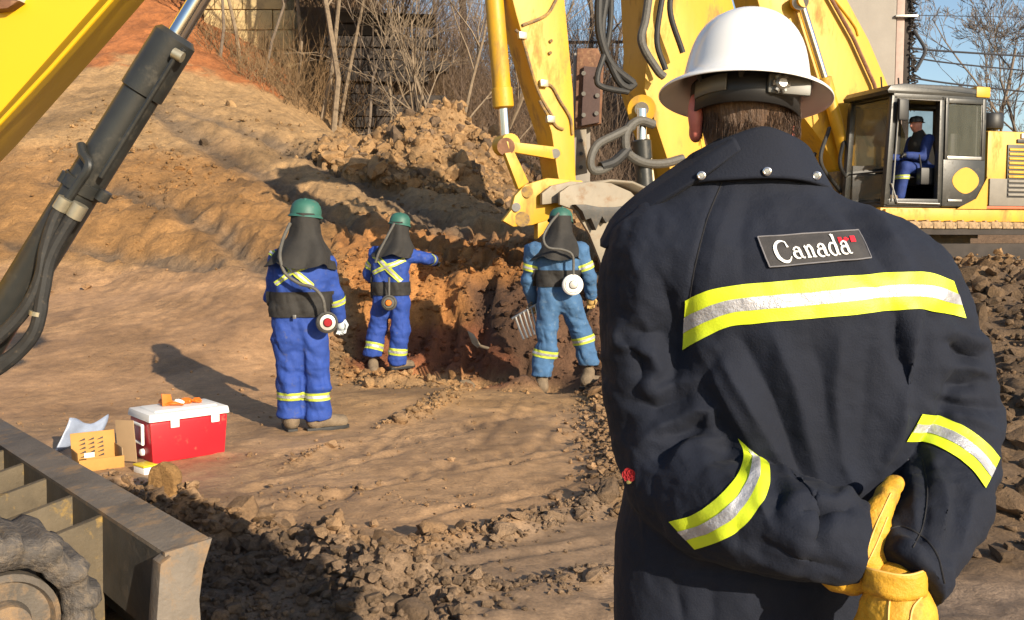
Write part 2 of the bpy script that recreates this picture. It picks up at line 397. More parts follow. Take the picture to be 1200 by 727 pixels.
# ------------------------------------------------------------------ terrain
def G(px, py, z=0.0):
    d = ray(px, py); t = (z - CAMZ) / d[2]; return np.array([d[0] * t, d[1] * t, z])
ctrl = []
for x in (-6, -4.5, -3, -1.5, 0, 1.2):
    for y in (-1, 1.5, 4, 6.2): ctrl.append((x, y, 0))
for x in (-12, -9):
    for y in (-1, 2, 5): ctrl.append((x, y, .1))
ctrl += [(3.2, -1, 0), (3, 1.5, 0), (2.4, 3.4, 0), (6, -1, .1), (9, 1, .3)]
ctrl += [(.2, 7.6, 0), (-1.3, 7.8, 0), (-2.2, 7.6, .0), (1.2, 8, 0), (0, 9.4, -.02), (.8, 9.6, -.02), (-.6, 9.5, 0), (-1.2, 11, -.02), (-.2, 10.7, -.22), (.4, 10.5, -.22), (-.7, 10.9, -.15), (-1.6, 9.3, .03)]
PXC = [  # (px, py, depth)
 # left smooth clay slope
 (0, 470, 8.6), (100, 455, 9.2), (200, 440, 9.7), (280, 430, 10.0), (0, 400, 10.8), (120, 385, 11.2), (240, 380, 11.3), (330, 385, 11.2),
 (0, 325, 13.8), (150, 318, 13.8), (260, 322, 13.0), (340, 345, 12.2), (-120, 320, 14), (-120, 440, 9.6),
 # eroded scarp
 (0, 245, 16.0), (120, 235, 16.0), (230, 250, 15.2), (320, 285, 13.9), (400, 315, 12.7), (-140, 240, 16.5),
 # upper slope
 (0, 150, 20), (130, 140, 20.5), (250, 165, 20), (330, 200, 18.5), (420, 245, 16.3), (500, 275, 14.6), (560, 290, 13.6), (-140, 150, 21),
 (120, 70, 26), (250, 105, 25), (310, 125, 24.5), (380, 155, 23.5), (450, 180, 22.5), (520, 215, 20), (580, 240, 17.5), (0, 80, 26),
 (100, -20, 33), (180, 10, 31), (240, 60, 28.5), (300, 100, 26.5), (-100, 20, 30),
 # pit face behind the workers
 (420, 410, 11.5), (500, 405, 11.5), (560, 405, 11.3), (450, 345, 12.2), (520, 330, 12.2), (590, 340, 11.8), (590, 405, 11.0), (650, 395, 11.0),
 (600, 300, 12.9), (650, 330, 11.9), (700, 340, 11.8), (640, 275, 14.5), (700, 285, 14), (720, 420, 10.4), (760, 350, 11.5),
 # right bank
 (1180, 655, 4.5), (1120, 600, 5.0), (1180, 560, 5.4), (1180, 460, 6.8), (1180, 380, 8.6), (1180, 320, 11.0), (1080, 330, 11.0), (1080, 420, 7.6), (950, 340, 11), (950, 440, 7.6),
 (950, 600, 5.2), (860, 440, 8.6), (860, 340, 11.4), (1300, 380, 8.6), (1300, 560, 5.4),
 (900, 305, 13.5), (1000, 305, 13.5), (1100, 306, 13), (1200, 306, 13), (1320, 306, 13), (800, 300, 14),
]
ctrl += [tuple(P(*c)) for c in PXC]
ctrl += [(5, 17, 1.1), (8, 17, 1.1), (11, 17, 1.1), (3, 17, 1.3), (1, 18, 1.5), (5, 22, 1.2), (10, 22, 1.2), (14, 12, 1.2), (14, 20, 1.2), (0, 22, 1.9), (3, 26, 1.8), (9, 28, 1.5), (-3, 27, 3.0), (14, 30, 2), (14, 6, .8), (-15, 14, 1.8), (-15, 22, 5), (-16, 32, 8.5), (-2, 32, 3.4), (-6, 32, 6.5), (5, 33, 2.2)]
ctrl = np.array(ctrl)
def _U(r2): return r2 * np.log(r2 + 1e-9) * .5
def tps_fit(c, lam=.02):
    n = len(c); d2 = ((c[:, None, :2] - c[None, :, :2]) ** 2).sum(-1)
    A = np.zeros((n + 3, n + 3)); A[:n, :n] = _U(d2) + lam * np.eye(n); A[:n, n] = 1; A[:n, n + 1:] = c[:, :2]; A[n, :n] = 1; A[n + 1:, :n] = c[:, :2].T
    return np.linalg.solve(A, np.concatenate([c[:, 2], np.zeros(3)]))
TW = tps_fit(ctrl)
def tps(x, y):
    x = np.asarray(x, float); y = np.asarray(y, float); r = TW[-3] + TW[-2] * x + TW[-1] * y
    for i in range(len(ctrl)):
        r = r + TW[i] * _U((x - ctrl[i, 0]) ** 2 + (y - ctrl[i, 1]) ** 2)
    return r
def seg_d(x, y, pl):
    d = np.full(np.shape(x), 1e9)
    for a, b in zip(pl[:-1], pl[1:]):
        bx, by = b[0] - a[0], b[1] - a[1]; t = np.clip(((x - a[0]) * bx + (y - a[1]) * by) / (bx * bx + by * by + 1e-9), 0, 1)
        d = np.minimum(d, np.hypot(x - a[0] - t * bx, y - a[1] - t * by))
    return d
RIDGES = [  # pixel polyline on the flat, height, width, clods per metre, clod size
 ([(215, 628), (300, 640), (390, 655), (455, 680), (500, 735)], .13, .22, 620, .034),
 ([(470, 650), (560, 632), (650, 605), (730, 580)], .07, .12, 480, .024),
 ([(430, 735), (520, 705), (620, 690), (740, 672)], .05, .10, 330, .022),
 ([(395, 438), (450, 452), (520, 455), (560, 448), (610, 458)], .13, .22, 300, .040),
 ([(128, 568), (170, 588), (235, 640)], .06, .11, 260, .030),
 ([(455, 500), (500, 486), (545, 462)], .05, .10, 240, .024),
 ([(705, 440), (715, 510), (722, 575)], .07, .16, 420, .028),
 ([(228, 672), (330, 690), (440, 712)], .07, .14, 420, .026),
 ([(225, 725), (360, 735), (500, 745)], .05, .14, 420, .026),
 ([(330, 548), (400, 520)], .025, .05, 70, .018),
 ([(300, 585), (400, 575), (540, 600)], .02, .10, 60, .022),
]
RW = [([G(*p)[:2] for p in pl], h, wd, n, s) for pl, h, wd, n, s in RIDGES]
TRACKS = [([G(*p)[:2] for p in pl]) for pl in ([(300, 560), (420, 530), (560, 500), (700, 470)], [(340, 600), (470, 560), (640, 520), (720, 500)])]
GROOVES = [(G(a, b)[:2], G(c, d)[:2], e) for a, b, c, d, e in ((290, 575, 470, 530, .012), (300, 600, 560, 548, .012), (330, 530, 620, 488, .010), (520, 560, 700, 520, .010), (560, 520, 610, 470, .010), (600, 545, 660, 490, .009), (420, 545, 470, 505, .010), (480, 610, 690, 560, .010), (280, 545, 400, 520, .012), (540, 660, 700, 635, .012), (460, 690, 560, 660, .010), (640, 480, 700, 500, .008), (60, 480, 200, 505, .010))]
GULL_SHADE = [([P(*q)[:2] for q in pl], wd, dp) for pl, wd, dp in (([(150, 118, 22.5), (230, 160, 20.2), (330, 222, 17.5), (400, 275, 15.0)], .30, .16), ([(225, 130, 22.0), (330, 170, 20.5), (440, 215, 18.0), (560, 280, 14.4)], .34, .14), ([(60, 215, 17.2), (180, 232, 16.0), (260, 268, 14.8), (330, 330, 12.6)], .20, .14), ([(20, 285, 14.8), (140, 292, 14.4), (250, 310, 13.5)], .14, .10))]
def height(x, y, fine=True):
    x = np.asarray(x, float); y = np.asarray(y, float)
    z = tps(x, y)
    flat = sstep(.5, .05, np.abs(z))                         # compacted work floor
    wy = y + .5 * fbm(x * .6, y * .6, 21, 2); clay = sstep(-1.5, -2.6, x) * sstep(8.0, 9.0, y) * sstep(15.2, 12.6, wy)
    rough = np.clip(1 - .85 * flat - .8 * clay, .1, 1)
    z = z + .06 * fbm(x * .7, y * .7, 1.0, 2) * rough + .045 * rough * fbm(x * 2.1 + y, y * 2.1, 2.0, 3)
    pad = sstep(12.0, 13.0, y) * sstep(2.0, 3.4, x); z = z * (1 - pad) + np.minimum(z, .90 + .05 * fbm(x, y, 3, 2)) * pad
    if fine:
        z = z + .045 * rough * fbm(x * 6, y * 6, 5.0, 4, .6) + .035 * rough * (.5 - np.abs(fbm(x * 5.1, y * 5.1, 15.0, 3, .6))) + .007 * (1 - .6 * flat) * fbm(x * 11, y * 11, 8.0, 3)
        # eroded, step-like cuts on the scarp and pit face
        st = sstep(9.8, 11.4, y) * sstep(17, 15.5, y) * (1 - clay) * (.25 + .75 * sstep(-3.2, -2.2, x))
        q = fbm(x * 1.3, y * 1.3, 3.0, 3); z = z + st * .10 * np.abs(q) - st * .16 * sstep(.25, .45, np.abs(fbm(x * 2.6 + 4, y * 1.2, 9.0, 3)))
        for pl, h, wd, n, s in RW:
            d = seg_d(x, y, pl); g = np.exp(-(d / wd) ** 2)
            z = z + h * g * (.65 + .6 * fbm(x * 5, y * 5, 6.0, 3) + .25 * np.abs(fbm(x * 16, y * 16, 7.0, 2)))
        for pl in TRACKS:
            d = seg_d(x, y, pl); z = z - .022 * np.exp(-(d / .10) ** 4) * (.6 + .4 * np.sin(x * 40 + y * 14))
        for pl, wd, dp in GULL_SHADE:
            d = seg_d(x, y, pl) + .12 * fbm(x * 2.2, y * 2.2, 4, 3); z = z - dp * np.exp(-(d / wd) ** 2) + dp * .15 * np.exp(-((d - wd * 1.7) / (wd * .6)) ** 2)
        for g0, g1, dp in GROOVES:
            d = seg_d(x, y, [g0, g1]); z = z - dp * np.exp(-(d / .035) ** 2) + dp * .6 * np.exp(-((d - .075) / .03) ** 2)
        fg = sstep(4.6, 3.6, y) * flat
        z = z + fg * .03 * fbm(x * 3.3, y * 3.3, 4.0, 4)
    return z
def poly_mask(px, py, pl, soft=8):
    """soft inside-mask of a polygon given in the photograph's pixels"""
    pl = np.array(pl, float); n = len(pl); ins = np.zeros(px.shape, bool); d = np.full(px.shape, 1e9)
    for i in range(n):
        a, b = pl[i], pl[(i + 1) % n]
        c = ((a[1] > py) != (b[1] > py)) & (px < (b[0] - a[0]) * (py - a[1]) / (b[1] - a[1] + 1e-9) + a[0]); ins ^= c
        e = b - a; t = np.clip(((px - a[0]) * e[0] + (py - a[1]) * e[1]) / (e @ e), 0, 1); d = np.minimum(d, np.hypot(px - a[0] - t * e[0], py - a[1] - t * e[1]))
    return sstep(-soft, soft, np.where(ins, d, -d))
def rough_attr(V):
    x, y, z = V[:, 0], V[:, 1], V[:, 2]; px, py = proj(np.stack([x, np.maximum(y, .4), z], 1))
    a = np.ones(len(V)); q = fbm(x * 1.4, y * 1.4, 2, 3)
    m = np.maximum(poly_mask(px, py, [(-300, 330), (300, 325), (330, 380), (400, 455), (720, 455), (725, 690), (480, 640), (230, 600), (-300, 520)], 25), poly_mask(px, py, [(500, 655), (740, 610), (740, 2000), (520, 2000)], 20) * .8)
    return np.clip(a - .80 * m * np.clip(.85 + .5 * q, 0, 1), .12, 1)
def soil_col(V):
    x, y, z = V[:, 0], V[:, 1], V[:, 2]
    px, py = proj(np.stack([x, np.maximum(y, .4), z], 1))
    n1 = fbm(x * .5, y * .5, z * .5, 3) * 22; px = px + n1 * 1.0; py = py + fbm(x * .9 + 9, y * .9, z, 3) * 12
    c = np.tile(np.array([.37, .22, .10]), (len(V), 1))
    def lay(m, col): 
        nonlocal c
        c = c * (1 - m[:, None]) + np.array(col) * m[:, None]
    lay(poly_mask(px, py, [(-400, 75), (120, 60), (330, 110), (470, 180), (620, 270), (420, 260), (250, 170), (-400, 190)], 14), (.37, .228, .105))      # pale sandy upper slope
    lay(poly_mask(px, py, [(-400, 190), (250, 180), (420, 270), (440, 330), (300, 300), (-400, 310)], 14), (.32, .17, .062))                      # rough scarp
    lay(poly_mask(px, py, [(-400, 310), (300, 310), (400, 370), (330, 500), (-400, 500)], 10), (.38, .220, .108))                                      # smooth clay
    lay(poly_mask(px, py, [(420, 250), (640, 290), (720, 330), (720, 430), (400, 450), (400, 330)], 14), (.38, .170, .052))                         # red pit face
    lay(poly_mask(px, py, [(540, 330), (720, 330), (725, 455), (560, 440)], 12), (.12, .062, .034))  # shadow in the dug hollow, painted into the soil colour
    lay(poly_mask(px, py, [(400, 385), (560, 385), (620, 425), (600, 440), (400, 440)], 8), (.24, .085, .038))  # lower pit: redder soil, with its shade painted in
    lay(poly_mask(px, py, [(60, -60), (320, -60), (335, 115), (240, 85), (180, 70), (90, 66)], 4), (.36, .130, .042))                                 # orange mulch
    lay(poly_mask(px, py, [(-100, 500), (340, 500), (720, 470), (720, 760), (-100, 760)], 18), (.345, .212, .112))                                    # work floor
    lay(poly_mask(px, py, [(215, 610), (330, 615), (480, 650), (730, 560), (760, 2000), (150, 2000)], 14) * .8, (.215, .148, .095))                 # churned, darker
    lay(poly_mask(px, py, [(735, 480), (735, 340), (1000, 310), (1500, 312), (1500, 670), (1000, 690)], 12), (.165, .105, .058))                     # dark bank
    lay(poly_mask(px, py, [(1000, 690), (1500, 665), (1500, 3000), (800, 3000)], 14), (.27, .19, .13))
    for gl in GULL_SHADE:
        d = seg_d(x, y, gl[0]) + .10 * fbm(x * 2.5, y * 2.5, 4, 3); lay(.85 * np.exp(-(d / gl[1]) ** 2), (.135, .098, .066))  # boom shadow bands painted into the soil colour along the gullies
    # darker damp blotches and paler dry crumbs
    m = sstep(.15, .55, fbm(x * 1.1, y * 1.1, z + 4, 4)); c *= (1 - .28 * m)[:, None]
    m = sstep(.2, .6, fbm(x * 2.2 + 7, y * 2.2, z, 4)); c *= (1 + .16 * m)[:, None]
    return c
def set_soil(o, C, A=None):
    me = o.data; a = me.color_attributes.new('soil', 'FLOAT_COLOR', 'POINT')
    a.data.foreach_set('color', np.concatenate([C, (np.ones(len(C)) if A is None else A)[:, None]], 1).astype(np.float32).ravel())
def axis(lo, hi, f):
    v = [lo]
    while v[-1] < hi: v.append(v[-1] + f(v[-1]))
    return np.array(v)
gx = axis(-18, 16, lambda x: .034 if -4.4 < x < 3.4 else .034 + .045 * min(abs(x + .5) - 3.4, 4) / 2)
gy = axis(-1.5, 34, lambda y: .12 if y < 2.2 else max(.024, .0062 * y) if y < 17 else .14)
X, Y = np.meshgrid(gx, gy, indexing='ij')
Z = height(X.ravel(), Y.ravel())
V = np.stack([X.ravel(), Y.ravel(), Z], 1)
nx, ny = len(gx), len(gy)
I = np.arange(nx * ny).reshape(nx, ny)
Q = np.stack([I[:-1, :-1], I[1:, :-1], I[1:, 1:], I[:-1, 1:]], -1).reshape(-1, 4)
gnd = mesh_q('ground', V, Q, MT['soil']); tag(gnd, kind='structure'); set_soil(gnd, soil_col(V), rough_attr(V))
print('ground verts', len(V))

# far hillside: behind the crest, reaching the horizon
def hill(x, y):
    a = x / np.maximum(y, 1)                               # crude bearing
    base = 3.6 + 3.6 * sstep(.20, .08, a) + 1.3 * sstep(.02, -.06, a) + 5.2 * sstep(-.09, -.19, a)
    r = sstep(24, 38, y)
    far = sstep(60, 140, y)
    return .6 + r * base - 1.0 + .5 * fbm(x * .2, y * .2, 3, 3) * r + .15 * fbm(x, y, 2, 2) + far * .02 * y
hx = np.concatenate([np.linspace(-900, -75, 10), np.linspace(-70, 70, 200), np.linspace(75, 900, 10)]); hy = np.concatenate([np.linspace(22, 60, 110), np.linspace(62, 160, 30), np.linspace(200, 1500, 8)])
X, Y = np.meshgrid(hx, hy, indexing='ij'); V = np.stack([X.ravel(), Y.ravel(), hill(X.ravel(), Y.ravel())], 1)
ncut = V[:, 1] < 34
V[ncut, 2] = np.minimum(V[ncut, 2], tps(V[ncut, 0], V[ncut, 1]) - .35)
nx, ny = len(hx), len(hy); I = np.arange(nx * ny).reshape(nx, ny)
Q = np.stack([I[:-1, :-1], I[1:, :-1], I[1:, 1:], I[:-1, 1:]], -1).reshape(-1, 4)
hil = mesh_q('hillside', V, Q, MT['soil']); tag(hil, kind='structure')
set_soil(hil, np.tile(np.array([.17, .105, .06]), (len(V), 1)) * (1 + .3 * fbm(V[:, 0] * .6, V[:, 1] * .6, 1, 3))[:, None])

# ------------------------------------------------------------------ clods
def ico(sub):
    bm = bmesh.new(); bmesh.ops.create_icosphere(bm, subdivisions=sub, radius=1); bm.verts.ensure_lookup_table()
    v = np.array([q.co[:] for q in bm.verts]); f = np.array([[q.index for q in p.verts] for p in bm.faces]); bm.free(); return v, f
_sv, _sf = ico(1); _iv, _if = ico(2); _jv, _jf = ico(3)
def clod_shape(v, seed, amp=.40):
    s = rs.uniform(.65, 1.25, 3); o = seed * 7.7
    k = 1 + amp * noise3(v[:, 0] * 1.5 + o, v[:, 1] * 1.5, v[:, 2] * 1.5) + amp * .55 * noise3(v[:, 0] * 3.4 + o, v[:, 1] * 3.4, v[:, 2] * 3.4) + .10 * noise3(v[:, 0] * 8 + o, v[:, 1] * 8, v[:, 2] * 8)
    q = v * k[:, None] * s
    # a couple of broken facets
    for _ in range(9):
        n = nrm(rs.normal(size=3)); d = q @ n; t = rs.uniform(.38, .72); q = q - np.outer(np.maximum(d - t, 0) * .9, n)
    q = q * (1 + .13 * noise3(v[:, 0] * 6 + o, v[:, 1] * 6, v[:, 2] * 6) + .10 * rs.uniform(-1, 1, len(v)))[:, None]
    return q
CL = [clod_shape(_iv, i) for i in range(24)]; CS = [clod_shape(_sv, i, .3) for i in range(24)]
def rotm(n):
    q = rs.normal(size=(n, 4)); q /= np.linalg.norm(q, axis=1, keepdims=True); a, b, c, d = q.T
    return np.stack([1 - 2 * (c * c + d * d), 2 * (b * c - a * d), 2 * (b * d + a * c), 2 * (b * c + a * d), 1 - 2 * (b * b + d * d), 2 * (c * d - a * b), 2 * (b * d - a * c), 2 * (c * d + a * b), 1 - 2 * (b * b + c * c)], -1).reshape(n, 3, 3)
def clods(name, pos, size, label, colmul=1.0, sink=.25, cut=.016):
    n = len(pos); RM = rotm(n); Vs = []; Fs = []; Cs = []; k = 0
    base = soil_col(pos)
    for i in range(n):
        big = size[i] > cut; v = (CL if big else CS)[i % 24] @ RM[i].T * size[i] * np.array([1, 1, .82]); v = v + pos[i] + np.array([0, 0, size[i] * (.6 - sink)])
        Vs.append(v); Fs.append((_if if big else _sf) + k); k += len(v)
        Cs.append(np.tile(np.clip(base[i] * rs.uniform(.7, 1.2) * colmul, 0, .8), (len(v), 1)))
    o = mesh_q(name, np.concatenate(Vs), np.concatenate(Fs), MT['clod'], None, True, 32); set_soil(o, np.concatenate(Cs)); tag(o, label, 'soil', kind='stuff'); return o
def on_ground(x, y): return np.stack([x, y, height(x, y)], 1)
pos = []; size = []
for pl, h, wd, n, s in RW:
    for a, b in zip(pl[:-1], pl[1:]):
        L_ = np.hypot(*(b - a)); m = int(n * L_); t = rs.rand(m); off = rs.normal(size=(m, 2)) * wd * .75
        p = a[None] + t[:, None] * (b - a)[None] + off; pos.append(p); size.append(s * rs.lognormal(-.75, .55, m))
# loose crumbs over the work floor
m = 900; p = np.stack([rs.uniform(-4.5, 1.6, m), 3.4 + 7.5 * rs.rand(m) ** 1.3], 1); pos.append(p); size.append(rs.lognormal(-4.65, .45, m))
pos = np.concatenate(pos); size = np.clip(np.concatenate(size), .006, .12)
keep = (pos[:, 1] > 3.0)
pos, size = pos[keep], size[keep]
clods('loose_clods', on_ground(pos[:, 0], pos[:, 1]), size, 'loose brown clods and crumbs in windrows on the muddy work floor')
# bank on the right, pit face, slope
m = 5200; x = rs.uniform(1.8, 7.5, m); y = rs.uniform(4.2, 12.9, m); k = (x / y > .20) & (y > 4.4 + .2 * (x - 2)); x, y = x[k], y[k]
clods('bank_clods', on_ground(x, y), np.clip(rs.lognormal(-3.55, .6, len(x)), .012, .15), 'dark clods covering the earth bank below the right excavator', sink=.3, cut=.03)
m = 2600; x = rs.uniform(-2.6, 1.9, m); y = rs.uniform(10.6, 13.4, m)
x2 = rs.uniform(-9, 0, 7000); y2 = rs.uniform(13.0, 25, 7000); k = rs.rand(7000) < np.clip(.25 + .8 * fbm(x2 * .5, y2 * .5, 2, 3), .05, 1)
clods('slope_clods', on_ground(np.concatenate([x, x2[k]]), np.concatenate([y, y2[k]])), np.clip(np.concatenate([rs.lognormal(-3.75, .5, m), rs.lognormal(-3.75, .55, k.sum())]), .012, .14), 'crumbly ochre clods scattered over the pit face and slope', cut=.035)
# heap of excavated soil in the background
def pile_h(x, y):
    dx = (x + 1.05) / 2.5; dy = (y - 20.3) / 2.6
    dx2 = (x + 2.6) / 1.5; dy2 = (y - 20.4) / 2.0
    a = np.maximum(0, 1 - np.sqrt(dx * dx + dy * dy) ** 1.15); b = np.maximum(0, 1 - np.sqrt(dx2 ** 2 + dy2 ** 2))
    dx3 = (x - .6) / 1.9; dy3 = (y - 19.6) / 2.2; c = np.maximum(0, 1 - np.sqrt(dx3 ** 2 + dy3 ** 2))
    k = np.maximum(np.maximum(1.62 * a, .50 * b), .95 * c)
    return k * (1 + .25 * fbm(x * 1.2, y * 1.2, 3, 3)) + .14 * (k > 0) * fbm(x * 3, y * 3, 3, 3)
px_ = np.arange(-4.6, 3.0, .07); py_ = np.arange(17, 23.4, .08); X, Y = np.meshgrid(px_, py_, indexing='ij'); X = X.ravel(); Y = Y.ravel()
ph = pile_h(X, Y); V = np.stack([X, Y, np.where(ph > .02, tps(X, Y) + ph, tps(X, Y) - .5)], 1)
nx, ny = len(px_), len(py_); I = np.arange(nx * ny).reshape(nx, ny); Q = np.stack([I[:-1, :-1], I[1:, :-1], I[1:, 1:], I[:-1, 1:]], -1).reshape(-1, 4)
pile = mesh_q('soil_heap', V, Q, MT['clod']); tag(pile, 'tall heap of lumpy tan excavated soil in front of the bare trees', 'soil heap')
set_soil(pile, np.tile(np.array([.34, .205, .095]), (len(V), 1)) * (1 - .45 * sstep(.1, .5, fbm(X * .8, Y * .8, 9, 3)))[:, None])
m = 5600; x = rs.uniform(-4.4, 2.6, m); y = rs.uniform(17.2, 21.6, m); hh = pile_h(x, y); k = hh > .05
pp = np.stack([x[k], y[k], tps(x[k], y[k]) + hh[k]], 1)
n = len(pp); RM = rotm(n); Vs = []; Fs = []; Cs = []; kk = 0; sz = np.clip(rs.lognormal(-3.0, .6, n), .02, .24)
for i in range(n):
    big = sz[i] > .06; v = (CL if big else CS)[i % 24] @ RM[i].T * sz[i] + pp[i]; Vs.append(v); Fs.append((_if if big else _sf) + kk); kk += len(v)
    g = np.array([.36, .215, .098]) if rs.rand() > .2 else np.array([.19, .125, .075]); Cs.append(np.tile(g * rs.uniform(.75, 1.2), (len(v), 1)))
hc = mesh_q('heap_clods', np.concatenate(Vs), np.concatenate(Fs), MT['clod'], pile, True, 32); set_soil(hc, np.concatenate(Cs)); tag(hc, kind='stuff')
# large lumps one can pick out on the floor
for i, (px, py, s, lab) in enumerate([(505, 632, .085, 'large angular dark lump of earth in the windrow mid-foreground'), (435, 668, .10, 'largest rounded brown lump of earth in the dark windrow at bottom'),
        (320, 652, .075, 'dark lump of earth in the windrow beside the blade end'), (538, 448, .11, 'tan lump of earth on the spoil between the two digging workers'), (580, 452, .09, 'tan lump of earth nearest the right digging worker'),
        (470, 500, .07, 'small tan lump of earth on the smooth floor beside the worker in front'), (650, 610, .08, 'pale sunlit lump of earth on the ridge beside the man in navy'), (712, 590, .09, 'dark lump of earth touching the navy jacket outline'),
        (372, 690, .08, 'muddy lump of earth at the bottom below the cooler')]):
    g = G(px, py); z = float(height(g[0], g[1])); v = clod_shape(_jv, 40 + i, .3) * s * np.array([1.1, 1, .8])
    o = mesh_q('earth_lump', v + np.array([g[0], g[1], z + s * .35]), _jf, MT['clod']); C_ = np.tile(soil_col(np.array([[g[0], g[1], z]]))[0] * 1.05, (len(v), 1)); set_soil(o, C_)
    tag(o, lab, 'earth lump', 'lumps of earth on the work floor')
# ------------------------------------------------------------------ excavator with the cab, on the bank at right
class Fr:
    """local frame: b = backwards along the machine, s = sideways away from the camera, z = up"""
    def __init__(s, O, fwd):
        s.O = np.asarray(O, float); s.F = nrm([fwd[0], fwd[1], 0]); s.B = -s.F; s.S = np.array([s.F[1], -s.F[0], 0.]); s.Z = np.array([0, 0, 1.0])
        if s.S[1] < 0: s.S = -s.S
    def p(s, b, sd, z): return s.O + s.B * b + s.S * sd + s.Z * z
    def box(s, mb, b0, b1, s0, s1, z0, z1, bev=.02):
        return mb.box(s.p(b0, s0, z0), s.B * (b1 - b0), s.S * (s1 - s0), s.Z * (z1 - z0), bev)
    def pp(s, px, py, sd): return plane_pt(px, py, s.O + s.S * sd, s.S)
    def poly(s, pts, sd): return [s.pp(px, py, sd) for px, py in pts]
def cyl(name, parent, p0, p1, p2, rb, rrod, mb_, mr_, eye=None, pin_ax=None):
    """hydraulic cylinder: barrel p0-p1, rod p1-p2; sub-parts rod, gland"""
    p0, p1, p2 = map(np.asarray, (p0, p1, p2)); d = nrm(p1 - p0)
    b = MB().tube([p0, p0 + d * .02, p1 - d * .02, p1], [rb * .96, rb, rb, rb * .96], 24)
    o = b.build(name, mb_, parent)
    MB().tube([p1 - d * .22, p1 - d * .215, p1 - d * .005, p1 + d * .012], [rb * 1.0, rb * 1.14, rb * 1.14, rb * .9], 24).build('gland', mb_, o)
    MB().tube([p1, p2], rrod, 20).build('rod', mr_, o)
    if pin_ax is not None: MB().tube([p2 - pin_ax * rb * 1.2, p2 + pin_ax * rb * 1.2], rb * 1.15, 16).build('rod_eye', mb_, o)
    return o
def hose(name, parent, pts, r, m, n=8): return MB().tube(spline(pts, n), r, 10).build(name, m, parent)
def track_unit(parent, fr, b0, b1, s0, s1, z0, z1, m_shoe, nshoe, seed, grouser=.03, belt_mat=None, thick=.034):
    """crawler track: belt loop, shoes, wheels"""
    r = (z1 - z0) / 2; L = (b1 - b0) - 2 * r; per = 2 * L + 2 * math.pi * r; zc = z0 + r
    def at(t):
        t = (t % 1) * per
        if t < L: return b0 + r + t, z1, 0.0
        t -= L
        if t < math.pi * r: a = t / r; return b1 - r + r * math.sin(a), zc + r * math.cos(a), a
        t -= math.pi * r
        if t < L: return b1 - r - t, z0, math.pi
        t -= L; a = t / r; return b0 + r - r * math.sin(a), zc - r * math.cos(a), math.pi + a
    rg = random.Random(seed); 
    tr = MB()
    n = 60
    for k in range(n):
        pass
    ring_o = [at(k / n)[:2] for k in range(n)]; sc_ = .80
    inner = [(( b - (b0 + b1) / 2) * (1 - .30 * r / ((b1 - b0) / 2)) + (b0 + b1) / 2, (z - zc) * .72 + zc) for b, z in ring_o]
    bm = tr.bm; A = [[bm.verts.new(tuple(fr.p(b, sd, z))) for b, z in ring] for ring, sd in ((ring_o, s0 + .03), (ring_o, s1 - .03), (inner, s1 - .03), (inner, s0 + .03))]
    for i in range(4):
        for k in range(n): bm.faces.new([A[i][k], A[i][(k + 1) % n], A[(i + 1) % 4][(k + 1) % n], A[(i + 1) % 4][k]])
    tk = tr.build('crawler_track', belt_mat or MT['mudtrack'], parent, True, 40)
    base = None
    for k in range(nshoe):
        b, z, a = at((k + .5) / nshoe); pit = per / nshoe * .92
        if base is None:
            mb = MB(); hw = (s1 - s0) / 2
            mb.box((-pit / 2, -hw, -.012), (pit * 1.06, 0, 0), (0, 2 * hw, 0), (0, 0, thick), .012)
            mb.box((-pit * .12, -hw * .99, thick - .018), (pit * .24, 0, 0), (0, 2 * hw * .99, 0), (0, 0, grouser), .010)
            bm = mb.bm
            bmesh.ops.subdivide_edges(bm, edges=[e for e in bm.edges if e.calc_length() > .2], cuts=8)
            for v_ in bm.verts:
                nz_ = float(noise3(v_.co.x * 14 + seed, v_.co.y * 9, v_.co.z * 14)); v_.co += Vector((nz_ * .010, float(noise3(v_.co.x * 20, v_.co.z * 30, seed)) * .012, nz_ * .014))
            base = mb.build('track_shoe', m_shoe, tk, True, 50); ob = base
        else:
            ob = base.copy(); COL.objects.link(ob)
        Mx = Matrix((list(fr.B), list(fr.S), [0, 0, 1])).transposed().to_4x4()
        jit = rg.uniform(-.004, .004)
        ob.parent = tk; ob.matrix_parent_inverse = Matrix.Identity(4)
        off = tk.matrix_parent_inverse.inverted() @ Matrix.Identity(4) if False else Matrix.Identity(4)
        ob.matrix_basis = Matrix.Translation(Vector(fr.p(b, (s0 + s1) / 2, z + jit))) @ Mx @ Matrix.Rotation(a, 4, 'Y')
    for wb in (b0 + r, b1 - r):
        MB().lathe(fr.p(wb, s0 + .035, zc), -fr.S, [(r * .70, -.03), (r * .70, .0), (r * .60, .012), (r * .56, -.012), (r * .34, -.012), (r * .30, .03), (r * .12, .035), (0, .035)], 28).build('idler_wheel', MT['tracktan'] if belt_mat else MT['mudsteel'], tk)
    fr.box(MB(), b0 + r * 1.1, b1 - r * 1.1, s0 + .16, s1 - .08, zc - r * .5, zc + r * .35).build('track_frame', MT['crib'], tk)
    nr = max(2, int(L / .35))
    for k in range(nr):
        MB().lathe(fr.p(b0 + r + L * (k + .5) / nr, s0 + .06, z0 + r * .45), -fr.S, [(r * .32, -.1), (r * .32, 0), (r * .2, .02), (0, .02)], 14).build('roller', MT['mudtrack'], tk)
    return tk

